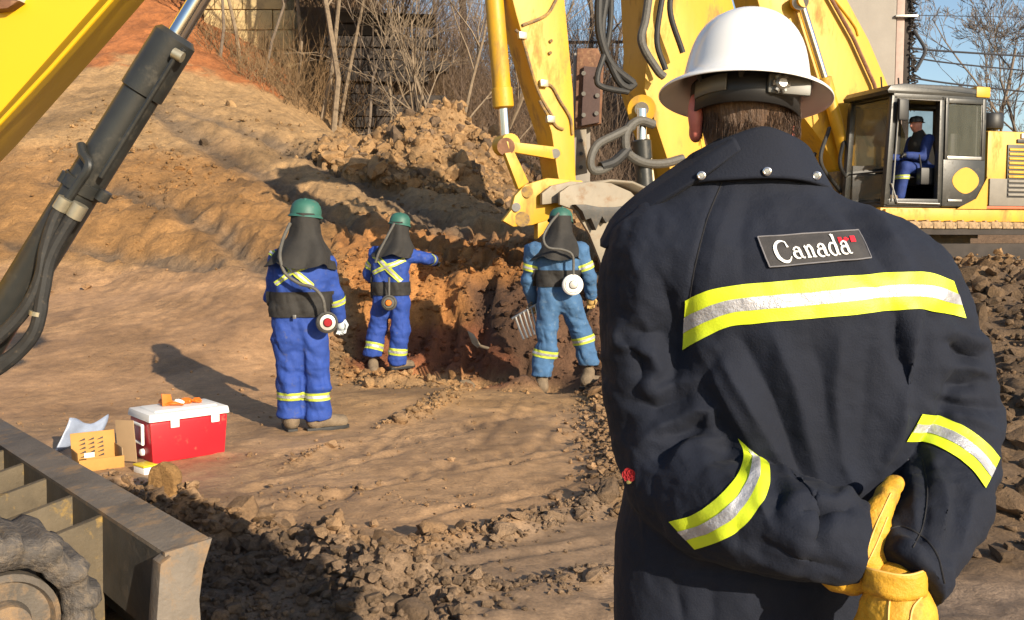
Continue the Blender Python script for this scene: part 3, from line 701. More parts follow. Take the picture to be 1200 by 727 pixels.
fwdA = (-.962, -.276)
p_ = P(1036, 240, 14.0)
FA = Fr(p_, fwdA)
exA = thing('excavator', 'yellow excavator with black open cab standing on the bank at right', 'excavator', (FA.p(1.2, 1.4, 0)[0], FA.p(1.2, 1.4, 0)[1], 1.0))
zt = .93 - p_[2]                                             # local height of the ground
deck = MB(); FA.box(deck, -.02, 4.6, .05, 2.9, -.26, -.035, .03); deck.build('deck_frame', MT['yellow'], exA)
FA.box(MB(), .02, 4.5, -.012, .05, -.235, -.06, .01).build('side_skirt', MT['yellow'], exA)
# cab ---------------------------------------------------------------
cabn = MB(); 
CW, CLn, CH = 1.05, 1.72, 1.66
def post(mb, b0, s0, z0, b1, s1, z1, wd=.045, dp=.045):
    a = FA.p(b0, s0, z0); b = FA.p(b1, s1, z1); t = nrm(b - a); u = nrm(np.cross(t, FA.S)); v = np.cross(t, u)
    c = [a + u * x * wd + v * y * dp for x, y in ((-1, -1), (1, -1), (1, 1), (-1, 1))] + [b + u * x * wd + v * y * dp for x, y in ((-1, -1), (1, -1), (1, 1), (-1, 1))]
    mb.hexa(c, .012)
mb = MB()
for s_ in (.05, CW - .05):
    post(mb, .05, s_, 0, .14, s_, CH - .12); post(mb, .94, s_, 0, .94, s_, CH - .1, .04); post(mb, CLn - .05, s_, 0, CLn - .06, s_, CH - .12)
    post(mb, .05, s_, .04, CLn - .05, s_, .04, .05)
    post(mb, .12, s_, CH - .12, CLn - .05, s_, CH - .12, .05)
for b_, z_ in ((.05, .04), (.13, CH - .12), (CLn - .05, .04), (CLn - .05, CH - .12), (.075, .48), (CLn - .05, .8)):
    post(mb, b_, .05, z_, b_, CW - .05, z_, .04)
cab = mb.build('cab', MT['blackmetal'], exA)
# roof with rounded edge
mb = MB(); pr = [(.02, 0), (.0, .05), (.06, .12), (.3, .155), (1.2, .155), (CLn - .12, .12), (CLn - .02, .05), (CLn - .02, 0)]
mb.prism([FA.p(b, CW / 2, CH - .10 + z) for b, z in pr], FA.S * (CW / 2 + .01), .04); mb.build('cab_roof', MT['blackmetal'], exA)
FA.box(MB(), 1.50, CLn + .03, -.02, .25, CH - .10, CH + .06, .03).build('roof_corner', MT['yellow'], exA)
FA.box(MB(), .02, CLn - .02, .03, CW - .03, -.03, .02, .01).build('cab_floor', MT['black'], exA)
def pane(name, c, m, par): return MB().hexa(c, 0).build(name, m, par, False)
def panel4(name, a, b, c, d, nrm_, th, m, par):
    a, b, c, d = map(np.asarray, (a, b, c, d)); return pane(name, [a, b, b + nrm_ * th, a + nrm_ * th, d, c, c + nrm_ * th, d + nrm_ * th], m, par)
panel4('windscreen', FA.p(.06, .10, .52), FA.p(.06, CW - .10, .52), FA.p(.135, CW - .10, CH - .16), FA.p(.135, .10, CH - .16), FA.F, .006, MT['glass'], cab)
panel4('lower_windscreen', FA.p(.045, .10, .09), FA.p(.045, CW - .10, .09), FA.p(.07, CW - .10, .44), FA.p(.07, .10, .44), FA.F, .006, MT['glass'], cab)
panel4('far_window', FA.p(.2, CW - .05, .6), FA.p(CLn - .1, CW - .05, .6), FA.p(CLn - .1, CW - .05, CH - .16), FA.p(.22, CW - .05, CH - .16), FA.S, .006, MT['glass'], cab)
# rear half of the near side: black panel with window and yellow oval
mb = MB(); FA.box(mb, .97, CLn - .02, -.012, .05, -.02, .66, .02); dr = mb.build('side_door_panel', MT['blackmetal'], exA)
for a in ((.99, -.012, .66, 1.04, .04, CH - .12), (CLn - .09, -.012, .66, CLn - .03, .04, CH - .12), (1.04, -.012, .66, CLn - .09, .04, .71), (1.04, -.012, CH - .20, CLn - .09, .04, CH - .13)):
    FA.box(MB(), a[0], a[3], a[1], a[4], a[2], a[5], .008).build('window_frame', MT['steel'] if a[2] < .7 and a[5] < .72 else MT['blackmetal'], dr)
panel4('window_pane', FA.p(1.05, .01, .72), FA.p(CLn - .10, .01, .72), FA.p(CLn - .10, .01, CH - .21), FA.p(1.05, .01, CH - .21), FA.S, .006, MT['glass'], dr)
MB().prism([FA.p(1.36 + .21 * math.cos(a) ** 3 * .3 + .17 * math.cos(a), -.014, .36 + .19 * math.sin(a)) for a in np.linspace(0, 2 * math.pi, 24, endpoint=False)], FA.S * .004).build('oval_marking', MT['yellow'], dr)
MB().prism([FA.p(b, -.016, z) for b, z in ((1.22, -.05), (CLn + .02, -.05), (CLn + .02, .42), (1.55, .10))], FA.S * .006).build('yellow_corner', MT['yellow'], exA)
FA.box(MB(), 1.06, 1.30, -.028, -.012, .055, .085, .003).build('door_handle', MT['steel'], dr)
# pale edge trim around the door opening, mirror, grab rail
MB().tube([FA.p(.12, -.01, .05), FA.p(.20, -.012, CH - .17), FA.p(.88, -.012, CH - .17)], .012, 8).build('door_trim', MT['steel'], cab)
MB().tube([FA.p(.10, -.012, .30), FA.p(.20, -.02, .03), FA.p(.92, -.012, .02)], .014, 8).build('sill_trim', MT['steel'], cab)
FA.box(MB(), .14, .30, -.10, -.05, CH - .48, CH - .18, .03).build('mirror', MT['black'], exA)
for b_ in (.06, .35): MB().tube([FA.p(b_, .2, CH + .0), FA.p(b_ - .02, .2, CH + .16)], .012, 6).build('roof_aerial', MT['black'], exA)
FA.box(MB(), 1.58, 1.64, .06, CW - .06, .02, CH - .14, .01).build('cab_shade_back', MT['black'], cab)  # black panel added to darken the cab interior
FA.box(MB(), .14, 1.6, CW - .10, CW - .06, .02, .62, .01).build('cab_shade_side', MT['black'], cab)  # black sheet added low on the far side as interior shade
# seat, lever consoles
mb = MB(); FA.box(mb, .92, 1.45, .30, .78, .30, .44, .05); FA.box(mb, 1.36, 1.50, .32, .76, .42, 1.08, .05); mb.build('operator_seat', MT['black'], exA)
for s_ in (.2, .86):
    mb = MB(); FA.box(mb, .72, 1.2, s_ - .06, s_ + .06, .3, .55, .03); mb.tube([FA.p(.76, s_, .55), FA.p(.72, s_, .74)], .014, 8); mb.build('lever_console', MT['black'], exA)
# engine body -----------------------------------------------------------
FA.box(MB(), CLn + .04, 4.6, .02, 2.85, -.02, 1.10, .05).build('engine_housing', MT['yellow'], exA)
FA.box(MB(), CLn + .08, 4.5, -.004, .03, .0, .40, .008).build('grey_lower_panel', mat('grey_panel', (.19, .17, .14), .6), exA)
FA.box(MB(), CLn + .02, 4.5, -.010, .03, -.045, -.005, .006).build('red_stripe', MT['rust'] if False else mat('faded_red_stripe', (.50, .11, .04), .6), exA)
gr = FA.box(MB(), CLn + .38, 2.98, -.006, .03, .12, .90, .01).build('louvre_recess', MT['black'], exA)
for k in range(11):
    z_ = .15 + k * .066; m_ = MT['yellow'] if z_ > .40 else mat('grey_slat', (.22, .2, .17), .6) if k == 0 else (MT['slat'] if z_ <= .40 else MT['yellow'])
    if k == 0: MT['slat'] = m_
    mb = MB(); mb.box(FA.p(CLn + .40, -.022, z_), FA.B * .84, FA.S * .016 + FA.Z * .012, FA.Z * .030, .003); mb.build('louvre_slat', m_, gr)
FA.box(MB(), CLn + .55, CLn + .95, -.006, .01, .93, .985, .003).build('dark_label', MT['black'], exA)
FA.box(MB(), CLn + .62, CLn + 1.0, -.006, .01, 1.0, 1.07, .003).build('pale_label', MT['paper'], exA)
FA.box(MB(), 2.55, 2.98, -.018, -.011, -.225, -.075, .002).build('white_notice', MT['paper'], exA)
FA.box(MB(), 2.60, 2.86, -.022, -.019, -.115, -.10, .0).build('notice_text', MT['black'], exA)
MB().lathe(FA.p(CLn + .36, .35, 1.10), (0, 0, 1), [(.07, 0), (.07, .05), (.17, .06), (.185, .10), (.185, .25), (.16, .29), (0, .30)], 24).build('air_precleaner', MT['black'], exA)
MB().lathe(FA.p(CLn + .85, .7, 1.08), (0, 0, 1), [(.22, 0), (.22, .05), (.16, .08), (0, .08)], 24).build('hood_cap', MT['black'], exA)
# turntable and tracks
MB().lathe(FA.p(1.9, 1.45, zt + .55), (0, 0, 1), [(.75, 0), (.75, .25), (.6, .30), (0, .30)], 32).build('turntable', MT['mudsteel'], exA)
FT = Fr(FA.p(0, 0, zt), (-.93, -.37)); FT.O = FA.p(0, 0, zt)
track_unit(exA, FT, -.75, 3.7, -.22, .40, .0, .70, MT['tracktan'], 44, 3, .03, MT['crib'], .10)
track_unit(exA, FT, -.75, 3.7, 2.1, 2.7, .0, .70, MT['tracktan'], 44, 5, .03, MT['crib'], .10)
FT.box(MB(), .9, 2.3, .6, 2.2, .3, .62, .05).build('undercarriage', MT['mudsteel'], exA)
# boom, behind the cab
BO = [(1052, 235), (1045, 160), (1026, 106), (1003, 52), (976, 2), (948, -42), (912, -88), (884, -112), (858, -108), (848, -80), (852, -45), (870, -10), (890, 60), (912, 120), (950, 170), (985, 240)]
MB().prism(FA.poly(BO, 1.62), FA.S * .33, .02).build('boom', MT['yellow'], exA)
MB().tube([FA.pp(1040, 150, 1.22), FA.pp(1024, 98, 1.22), FA.pp(1000, 45, 1.22), FA.pp(972, -5, 1.22), FA.pp(940, -50, 1.22)], .03, 8).build('boom_edge_pipe', MT['rust'], exA)
for k, dx in enumerate((6, 11)):
    MB().tube(spline([FA.pp(1000 + dx, 42, 1.28 + .1 * k), FA.pp(994 + dx, 28, 1.28 + .1 * k), FA.pp(965 + dx, -10, 1.28 + .1 * k), FA.pp(940 + dx, -45, 1.28 + .1 * k)], 6), .022, 8).build('boom_pipe', MT['yellow'], exA)
for s_ in (1.14, 2.1):
    cyl('lift_cylinder', exA, FA.pp(1000, 215, s_), FA.pp(966, 92, s_), FA.pp(938, 2, s_), .095, .06, MT['yellow'], MT['chrome'], pin_ax=FA.S)
MB().tube([FA.pp(938, 2, 1.05), FA.pp(938, 2, 2.2)], .12, 20).build('boom_pin', MT['steel'], exA)
STK0 = [(660, -125), (630, -130), (520, -92), (470, -70), (470, -52), (540, -62), (640, -80), (665, -95)]
for a, b_ in (((975, 150), (958, 190)), ((962, 140), (980, 185))):
    pass
mb = MB(); FA.box(mb, .0, 1.2, 1.15, 2.2, -.05, .55, .04); mb.build('boom_foot_bracket', MT['yellow_dirty'], exA)
for k, (a, b_, c) in enumerate((((955, 180), (945, 205), (965, 232)), ((972, 150), (962, 190), (985, 225)), ((990, 160), (985, 195), (1005, 225)))):
    hose('boom_hose', exA, [FA.pp(*a, 1.1), FA.pp(*b_, .95), FA.pp(*c, 1.1)], .03, MT['rubber'])

# ------------------------------------------------------------------ excavator behind the man: boom, stick, bucket
fwdB = (-.90, -.436)
sB = nrm(np.array([-.436, .90, 0]))
FB = Fr(P(645, 150, 11.6), fwdB)
base = FB.pp(815, 300, 0)
exB = thing('excavator', 'yellow excavator arm with bucket reaching down behind the rightmost worker', 'excavator', (base[0], base[1], 1.0))
BB = [(740, -20), (744, 60), (741, 108), (752, 142), (768, 190), (782, 250), (786, 330), (872, 330), (866, 230), (858, 120), (846, 20), (826, -60), (780, -125), (700, -160), (640, -150), (636, -100), (690, -104), (728, -76)]
MB().prism(FB.poly(BB, .15), FB.S * .27, .02).build('boom', MT['yellow'], exB)
# pin boss and lift cylinders at the front
for s_ in (-.16, .46):
    MB().tube([FB.pp(752, 128, s_ - .03), FB.pp(752, 128, s_ + .03)], .17, 24).build('pin_boss', MT['yellow'], exB)
    MB().tube([FB.pp(752, 128, s_ - .06), FB.pp(752, 128, s_ + .05)], .085, 20).build('pin', MT['chrome'] if s_ < 0 else MT['steel'], exB)
    cyl('lift_cylinder', exB, FB.pp(764, 330, s_ - .10), FB.pp(752, 165, s_ - .10), FB.pp(752, 128, s_ - .10), .10, .06, MT['blackmetal'], MT['chrome'])
MB().tube([FB.pp(758, 158, -.30), FB.pp(768, 240, -.30)], .03, 8).build('grease_pipe', MT['fitting'], exB)
SK = [(596, -70), (588, -10), (596, 22), (622, 110), (637, 158), (644, 205), (650, 232), (668, 232), (665, 208), (662, 111), (652, 4), (648, -70), (650, -130), (610, -130)]
MB().prism(FB.poly(SK, 0), FB.S * .20, .015).build('stick', MT['yellow'], exB)
FB_n = -.215
for pts in ([(604, 35), (612, 45), (622, 80), (632, 110), (648, 138)], [(612, 30), (640, 18), (652, 0)], [(636, 98), (647, 102), (656, 118), (668, 138), (671, 158)], [(632, 118), (640, 132), (652, 148), (660, 152)]):
    MB().tube(spline([FB.pp(a, b_, FB_n) for a, b_ in pts], 6), .018, 8).build('stick_pipe', MT['yellow_dirty'], exB)
for px, py in ((612, 42), (637, 98), (645, 140)):
    c = FB.pp(px, py, FB_n - .02); MB().box(c - FB.B * .05 - FB.S * .03 - FB.Z * .04, FB.B * .10, FB.S * .06, FB.Z * .08, .01).build('valve_block', MT['fitting'], exB)
for px, py in ((645, 62), (646, 48)): MB().tube([FB.pp(px, py, FB_n), FB.pp(px, py, FB_n - .02)], .02, 8).build('bolt', MT['yellow_dirty'], exB)
cyl('bucket_cylinder', exB, FB.pp(574, -60, -.02), FB.pp(590, 126, -.02), FB.pp(593, 170, -.02), .105, .058, MT['yellow'], MT['chrome'], pin_ax=FB.S)
MB().tube([FB.pp(593, 172, -.22), FB.pp(593, 172, .22)], .10, 20).build('link_pin', MT['rust'], exB)
for s_ in (-.20, .20):
    MB().prism(FB.poly([(592, 166), (596, 178), (648, 187), (657, 181), (655, 173), (645, 172)], s_), FB.S * .035, .008).build('link_arm', MT['yellow'], exB)
    MB().tube([FB.pp(651, 180, s_ - .05), FB.pp(651, 180, s_ + .05)], .055, 16).build('pin', MT['steel'], exB)
    MB().prism(FB.poly([(590, 180), (601, 178), (618, 214), (606, 222)], s_), FB.S * .04, .008).build('bucket_link', MT['yellow'], exB)
# coupler
for s_ in (-.24, .24):
    MB().prism(FB.poly([(640, 209), (614, 217), (602, 230), (598, 246), (588, 259), (600, 266), (622, 264), (640, 258), (652, 246), (676, 236), (690, 226), (680, 212)], s_), FB.S * .035, .008).build('coupler_plate', MT['yellow'], exB)
for px, py, r_ in ((618, 225, .065), (605, 243, .05), (612, 257, .085), (656, 226, .05)):
    MB().tube([FB.pp(px, py, -.31), FB.pp(px, py, .31)], r_, 20).build('pin', MT['yellow_dirty'] if r_ > .06 else MT['steel'], exB)
MB().prism(FB.poly([(628, 258), (650, 250), (640, 268), (628, 280)], -.2), FB.S * .05, .01).build('coupler_hook', MT['orange'] if False else MT['yellow'], exB)
# bucket: side plates, curved back, cutting edge with teeth
BKT = [(655, 226), (666, 218), (690, 213), (715, 215), (738, 225), (752, 240), (757, 262), (750, 292), (738, 318), (722, 336), (712, 338), (702, 305), (690, 275), (672, 246), (655, 240)]
for s_ in (-.52, .52):
    MB().prism(FB.poly(BKT, s_), FB.S * .022, .006).build('bucket_side', MT['bucket'], exB)
MB().prism(FB.poly([(634, 240), (634, 227), (645, 218), (668, 213), (688, 214), (696, 221), (678, 230), (672, 242), (652, 238)], -.36), FB.S * .03, .006).build('bucket_ear', MT['bucket'], exB)
back = FB.poly([(655, 226), (666, 218), (690, 213), (715, 215), (738, 225), (752, 240), (757, 262), (750, 292), (738, 318), (722, 336)], 0); bm = bmesh.new()
ra = [bm.verts.new(tuple(q - FB.S * .50)) for q in back]; rb = [bm.verts.new(tuple(q + FB.S * .50)) for q in back]
for i in range(len(back) - 1): bm.faces.new([ra[i], ra[i + 1], rb[i + 1], rb[i]])
o = bmobj('bucket_shell', bm, MT['bucket'], exB); md = o.modifiers.new('s', 'SOLIDIFY'); md.thickness = .03
for k in range(6):
    s_ = -.46 + .184 * k; MB().prism([FB.pp(716, 332, 0) + FB.S * s_, FB.pp(728, 330, 0) + FB.S * s_, FB.pp(708, 362, 0) + FB.S * s_], FB.S * .04, .006).build('bucket_tooth', MT['steel'], exB)
CE = [(672, 240), (684, 240), (700, 243), (722, 243), (742, 240), (748, 250), (738, 262), (732, 253), (724, 264), (716, 254), (708, 262), (703, 254), (696, 270), (690, 256), (684, 258), (680, 248)]
MB().prism(FB.poly(CE, -.60), FB.S * .05, .008).build('cutting_edge', MT['bladedark'], exB)
# looping hoses between boom and stick
for pts, r_, m_ in (([(706, -40), (702, 0), (703, 40), (716, 75), (742, 98)], .05, MT['rubber']), ([(718, -40), (710, 0), (706, 45), (722, 90), (735, 103), (744, 98)], .045, MT['rubber']), ([(714, -45), (716, 10), (712, 50), (700, 90), (706, 102), (736, 108)], .035, MT['rubber']),
                    ([(765, -40), (757, 20), (752, 50), (770, 82), (778, 90)], .05, MT['hosegrey']), ([(784, -40), (774, 10), (770, 50), (780, 82)], .035, MT['rubber']), ([(795, -40), (785, 10), (800, 62)], .035, MT['rubber']),
                    ([(766, 146), (748, 142), (734, 155), (735, 178), (752, 190), (776, 192), (800, 186)], .055, MT['hosegrey']), ([(742, 148), (722, 158), (700, 170), (692, 188), (696, 200), (712, 196), (736, 176)], .05, MT['hosegrey']), ([(704, 196), (720, 190), (736, 175)], .06, MT['rubber'])):
    hose('hydraulic_hose', exB, [FB.pp(a, b_, -.36) for a, b_ in pts], r_, m_)
# body (mostly hidden by the man)
FBb = Fr((FB.pp(815, 300, 0)[0], FB.pp(815, 300, 0)[1], .45), (-.62, -.785))
FBb.box(MB(), -.5, 3.2, -.9, 1.0, .75, 1.45, .08).build('engine_housing', MT['yellow'], exB)
MB().lathe(FBb.p(1.0, .1, .45), (0, 0, 1), [(.7, 0), (.7, .28), (.6, .30), (0, .30)], 28).build('turntable', MT['mudsteel'], exB)
FBb.box(MB(), -.9, 2.8, -1.1, -.6, -.05, .6, .25).build('crawler_track', MT['mudtrack'], exB)
FBb.box(MB(), -.9, 2.8, .8, 1.3, -.05, .6, .25).build('crawler_track', MT['mudtrack'], exB)

# ------------------------------------------------------------------ near excavator at left: boom, cylinder, blade, track
T1 = P(243, 635, 3.10); Ld = nrm([-.643, .766, 0]); Nd = np.array([-.766, -.643, 0])
exC = thing('excavator', 'nearest excavator at left edge, yellow boom, black cylinder and muddy blade', 'excavator', (-3.3, 2.7, 0))
ZB = np.array([0, 0, 1.0])
def bl(l, n, z): return np.array([T1[0], T1[1], 0]) + Ld * l + Nd * n + ZB * (T1[2] + z)
LEN = 2.75; TZ = T1[2]
# mouldboard: curved front plate
prof = [(0, 0), (.035, -.10), (.06, -.22), (.055, -.34), (.02, -TZ + .03), (-.01, -TZ + .0)]
pl_ = [bl(0, n, z) for n, z in prof] + [bl(0, n + .022, z) for n, z in prof[::-1]]
MB().prism([q + Ld * LEN / 2 for q in pl_], Ld * (LEN / 2 - .012), .004).build('mouldboard', MT['bladedark'], exC)
MB().prism([bl(LEN / 2, n, z) for n, z in ((-.004, .0), (-.004, .014), (.138, -.008), (.138, -.022))], Ld * LEN / 2, .004).build('blade_top_plate', MT['mudsteel'], exC)
MB().prism([bl(LEN / 2, n, z) for n, z in ((.122, -.022), (.138, -.022), (.145, -.30), (.125, -.30))], Ld * (LEN / 2 - .03), .003).build('blade_back_plate', MT['bladedark'], exC)
# end plate, gently curved outer edge
ep = [(-.012, .012), (.02, -.08), (.035, -.18), (.03, -.30), (-.01, -TZ + .01), (.15, -TZ + .01), (.16, -.30), (.142, -.004)]
for l_ in (0.0, LEN): MB().prism([bl(l_, n, z) for n, z in ep], Ld * .012, .003).build('end_plate', MT['mudsteel'], exC)
# flange lip seen from behind on the near end
MB().prism([bl(.0, n, z) for n, z in ((.132, -.012), (.165, -.03), (.185, -TZ * .5), (.19, -TZ + .02), (.14, -TZ + .02), (.135, -.3))], Ld * .035, .003).build('end_flange', MT['mudsteel'], exC)
MT['ribmud'] = mat('muddy_rib', (.105, .082, .052), .8, var=.3, scale=6, col2=(.30, .19, .05), c2lo=.56, c2hi=.72, bump=.3)
for l_ in (.62, .98, 1.34, 1.70, 2.06):                     # ribs behind the blade
    MB().prism([bl(l_, n, z) for n, z in ((.138, -.024), (.42, -.09), (.46, -.16), (.40, -.40), (.14, -.42))], Ld * .018, .004).build('blade_rib', MT['ribmud'], exC)
MB().prism([bl(1.34, n, z) for n, z in ((.40, -.105), (.44, -.10), (.47, -.16), (.44, -.17))], Ld * .74, .006).build('blade_rail', MT['mudsteel'], exC)
for l_ in (.86, 1.86):
    mb = MB(); mb.prism([bl(l_, n, z) for n, z in ((.14, -.25), (.5, -.20), (1.9, -.05), (1.9, -.20), (.5, -.36), (.14, -.40))], Ld * .05, .01); mb.build('push_arm', MT['mudsteel'], exC)
# track
FC = Fr((0, 0, 0), (.766, .643)); FC.B = Nd.copy(); FC.S = Ld.copy(); FC.O = np.array([T1[0], T1[1], 0.0])

def mud_track(parent, fr, b0, b1, s0, s1, z0, z1, seed):
    """rubber track caked in mud: one continuous lugged belt, idler, rollers"""
    r = (z1 - z0) / 2; L = (b1 - b0) - 2 * r; per = 2 * L + 2 * math.pi * r; zc = z0 + r; n = 420; m = 16; V = []
    for k in range(n):
        t = k / n * per
        if t < L: b, z, a = b0 + r + t, z1, 0.0
        elif t < L + math.pi * r: a = (t - L) / r; b, z = b1 - r + r * math.sin(a), zc + r * math.cos(a)
        elif t < 2 * L + math.pi * r: a = math.pi; b, z = b1 - r - (t - L - math.pi * r), z0
        else: a = math.pi + (t - 2 * L - math.pi * r) / r; b, z = b0 + r + r * math.sin(a), zc + r * math.cos(a)
        nb, nz = math.sin(a), math.cos(a); ph = t / .135 * 2 * math.pi; lug = float(np.clip(3.5 * math.sin(ph), -1, 1)) * .5 + .5
        for j in range(m):
            q = j / m
            if q < .5: u = q * 2; sd = s0 + (s1 - s0) * u; off = -.050 + .024 * lug          # outer face
            else: u = (q - .5) * 2; sd = s1 - (s1 - s0) * u; off = -.135                        # inner face
            e = min(u, 1 - u); rnd_ = 0.03 * max(0, 1 - e / .13) ** 2
            d = float(fbm(b * 9 + seed, sd * 9, z * 9, 3)); d2 = float(noise3(b * 26, sd * 26, z * 26))
            off += (.010 * d + .004 * d2) - (rnd_ if q < .5 else -rnd_ * .5)
            sd += .012 * float(fbm(b * 14, z * 14, seed, 2)) + (-.010 * lug if u < .2 and q < .5 else 0)
            V.append(fr.p(b + nb * off, sd, z + nz * off))
    Q = [(k * m + j, k * m + (j + 1) % m, ((k + 1) % n) * m + (j + 1) % m, ((k + 1) % n) * m + j) for k in range(n) for j in range(m)]
    tk = mesh_q('crawler_track', V, Q, MT['mudtrack'], parent)
    for wb in (b0 + r, b1 - r):
        MB().lathe(fr.p(wb, s0 + .05, zc), -fr.S, [(r * .50, -.05), (r * .50, .0), (r * .44, .014), (r * .41, -.01), (r * .24, -.012), (r * .21, .03), (r * .09, .035), (0, .035)], 36).build('idler_wheel', MT['mudsteel'], tk)
    fr.box(MB(), b0 + r * 1.1, b1 - r * 1.1, s0 + .1, s1 - .08, zc - r * .5, zc + r * .35).build('track_frame', MT['bladedark'], tk)
mud_track(exC, FC, .28, 2.6, .02, .42, .04, .64, 9)
track_unit(exC, FC, .28, 2.6, 2.1, 2.5, .04, .64, MT['mudtrack'], 40, 12, .028)
FC.box(MB(), .8, 2.3, .4, 2.1, .3, .62, .05).build('undercarriage', MT['mudsteel'], exC)
MB().lathe(FC.p(1.6, 1.25, .6), (0, 0, 1), [(.5, 0), (.5, .2), (.4, .22), (0, .22)], 24).build('turntable', MT['mudsteel'], exC)
# upper body, outside the frame
mb = MB(); mb.box((-5.0, 1.7, .86), (2.15, 0, 0), (0, 2.3, 0), (0, 0, 1.0), .12); mb.build('engine_housing', MT['yellow_near'], exC)
# boom: slab sweeping up to the right, edge line (145,0)-(0,165)
YB = 3.75
BC = [(-240, 420), (-130, 300), (0, 165), (70, 86), (146, 0), (235, -105), (330, -230), (420, -330), (500, -380), (560, -370), (545, -460), (420, -470), (280, -400), (120, -230), (-20, -80), (-150, 80), (-290, 300)]
MB().prism([P(a, b_, YB) for a, b_ in BC], np.array([-.035, .20, 0]), .012).build('boom', MT['yellow_near'], exC)
MB().tube([P(a, b_, YB - .215) - np.array([.1, 0, 0]) * 0 for a, b_ in ((-142, 300), (-14, 159), (60, 80), (136, -6), (220, -106))], .008, 8).build('boom_edge_weld', MT['yellow_near'], exC)
mb = MB(); mb.prism([P(a, b_, YB - .20) for a, b_ in ((0, 2), (28, 4), (34, -6), (26, -40), (-6, -40))], np.array([0, .05, 0]), .01); mb.build('light_bracket', MT['whitepl'], exC)
mb = MB(); mb.prism([P(a, b_, YB - .22) for a, b_ in ((-4, 14), (14, 12), (27, 3), (10, 2), (-6, 4))], np.array([0, .03, 0]), .005); mb.build('bracket_foot', MT['rust'], exC)
YC = 3.30
c0_, c1_, c2_ = P(-75, 497, YC), P(206, 44, YC), P(430, -324, YC)
MB().tube([c2_ - np.array([0, .10, 0]), c2_ + np.array([0, .45, 0])], .05, 16).build('boom_pin', MT['steel'], exC)
MB().box(c0_ + np.array([-1.0, -.12, -.20]), (1.06, 0, 0), (0, .24, 0), (0, 0, .36), .03).build('swing_bracket', MT['mudsteel'], exC)
lift = cyl('lift_cylinder', exC, c0_, c1_, c2_, .063, .033, MT['blackmetal'], MT['chrome'], pin_ax=np.array([0, 1.0, 0]))
ax_ = nrm(c1_ - c0_); sd_ = nrm(np.cross(ax_, [0, 1, 0]))
def onc(px, py, d): return P(px, py, YC - d)
MB().tube([onc(216, 58, .07), onc(205, 68, .072), onc(118, 208, .072)], .009, 8).build('steel_pipe', MT['blackmetal'], lift)
MB().tube([onc(203, 62, .075), onc(214, 68, .075)], .018, 12).build('pipe_clamp', MT['fitting'], lift)
# clamp band round the barrel with ears
cpt = c0_ + ax_ * np.linalg.norm(P(98, 218, YC) - c0_)
MB().lathe(cpt, ax_, [(.066, -.022), (.071, -.02), (.071, .02), (.066, .022)], 28).build('hose_clamp', MT['blackmetal'], lift)
for a, b_ in ((77, 209), (121, 230)): 
    q = onc(a, b_, .03); MB().tube([q - ax_ * .018, q + ax_ * .018], .022, 12).build('clamp_ear', MT['blackmetal'], lift)
hose('steel_pipe', lift, [onc(95, 170, .05), onc(97, 180, .07), onc(104, 195, .085), onc(92, 215, .085), onc(78, 236, .085)], .015, MT['blackmetal'])
for pts, r_, m_ in (([(76, 236), (64, 258), (54, 290), (46, 330), (22, 372), (-30, 420)], .022, MT['rubber']), ([(93, 243), (74, 272), (58, 305), (50, 345), (40, 390), (8, 425), (-40, 455)], .022, MT['rubber']), ([(50, 330), (47, 370), (30, 402), (0, 425), (-40, 440)], .020, MT['rubber'])):
    hose('hydraulic_hose', exC, [onc(a, b_, .10) for a, b_ in pts], r_, m_)
for a, b_, a2, b2 in ((78, 233, 70, 246), (95, 240, 86, 255), (44, 365, 43, 370)): MB().tube([onc(a, b_, .10), onc(a2, b2, .10)], .026, 12).build('hose_ferrule', MT['fitting'], exC)
# ------------------------------------------------------------------ cooler and packaging beside the blade
def gz(x, y): return float(height(x, y, False))
A0 = G(177, 546); B0 = G(268, 531); U = nrm(B0 - A0); Wd = np.array([-U[1], U[0], 0]); 
cl = thing('cool_box', 'red cool box with white lid standing on the ground', 'cool box', tuple(A0))
Lc, Wc, Hc = np.linalg.norm(B0 - A0), .36, .275; Z1 = np.array([0, 0, 1.0])
if Wd[1] < 0: Wd = -Wd
# orient depth so that the left side is visible
c153 = G(153, 534); 
def tap(mb, z0, z1, i0, i1, bev):
    c = []
    for z, i in ((z0, i0), (z1, i1)):
        c += [A0 + U * i + Wd * i + Z1 * z, A0 + U * (Lc - i) + Wd * i + Z1 * z, A0 + U * (Lc - i) + Wd * (Wc - i) + Z1 * z, A0 + U * i + Wd * (Wc - i) + Z1 * z]
    return mb.hexa(c, bev)
Wd = nrm(c153 - A0); Wc = min(.46, np.linalg.norm(c153 - A0))
tap(MB(), 0, Hc, .018, .0, .018).build('body', MT['red'], cl)
lid = tap(MB(), Hc + .003, Hc + .055, -.012, -.004, .014).build('lid', MT['whitepl'], cl)
tap(MB(), Hc + .055, Hc + .066, .05, .06, .006).build('lid_panel', MT['whitepl'], lid)
for k in (.30, .82): MB().box(A0 + U * (Lc * k - .03) - Wd * .016 + Z1 * (Hc - .045), U * .06, Wd * .012, Z1 * .07, .004).build('latch', MT['whitepl'], cl)
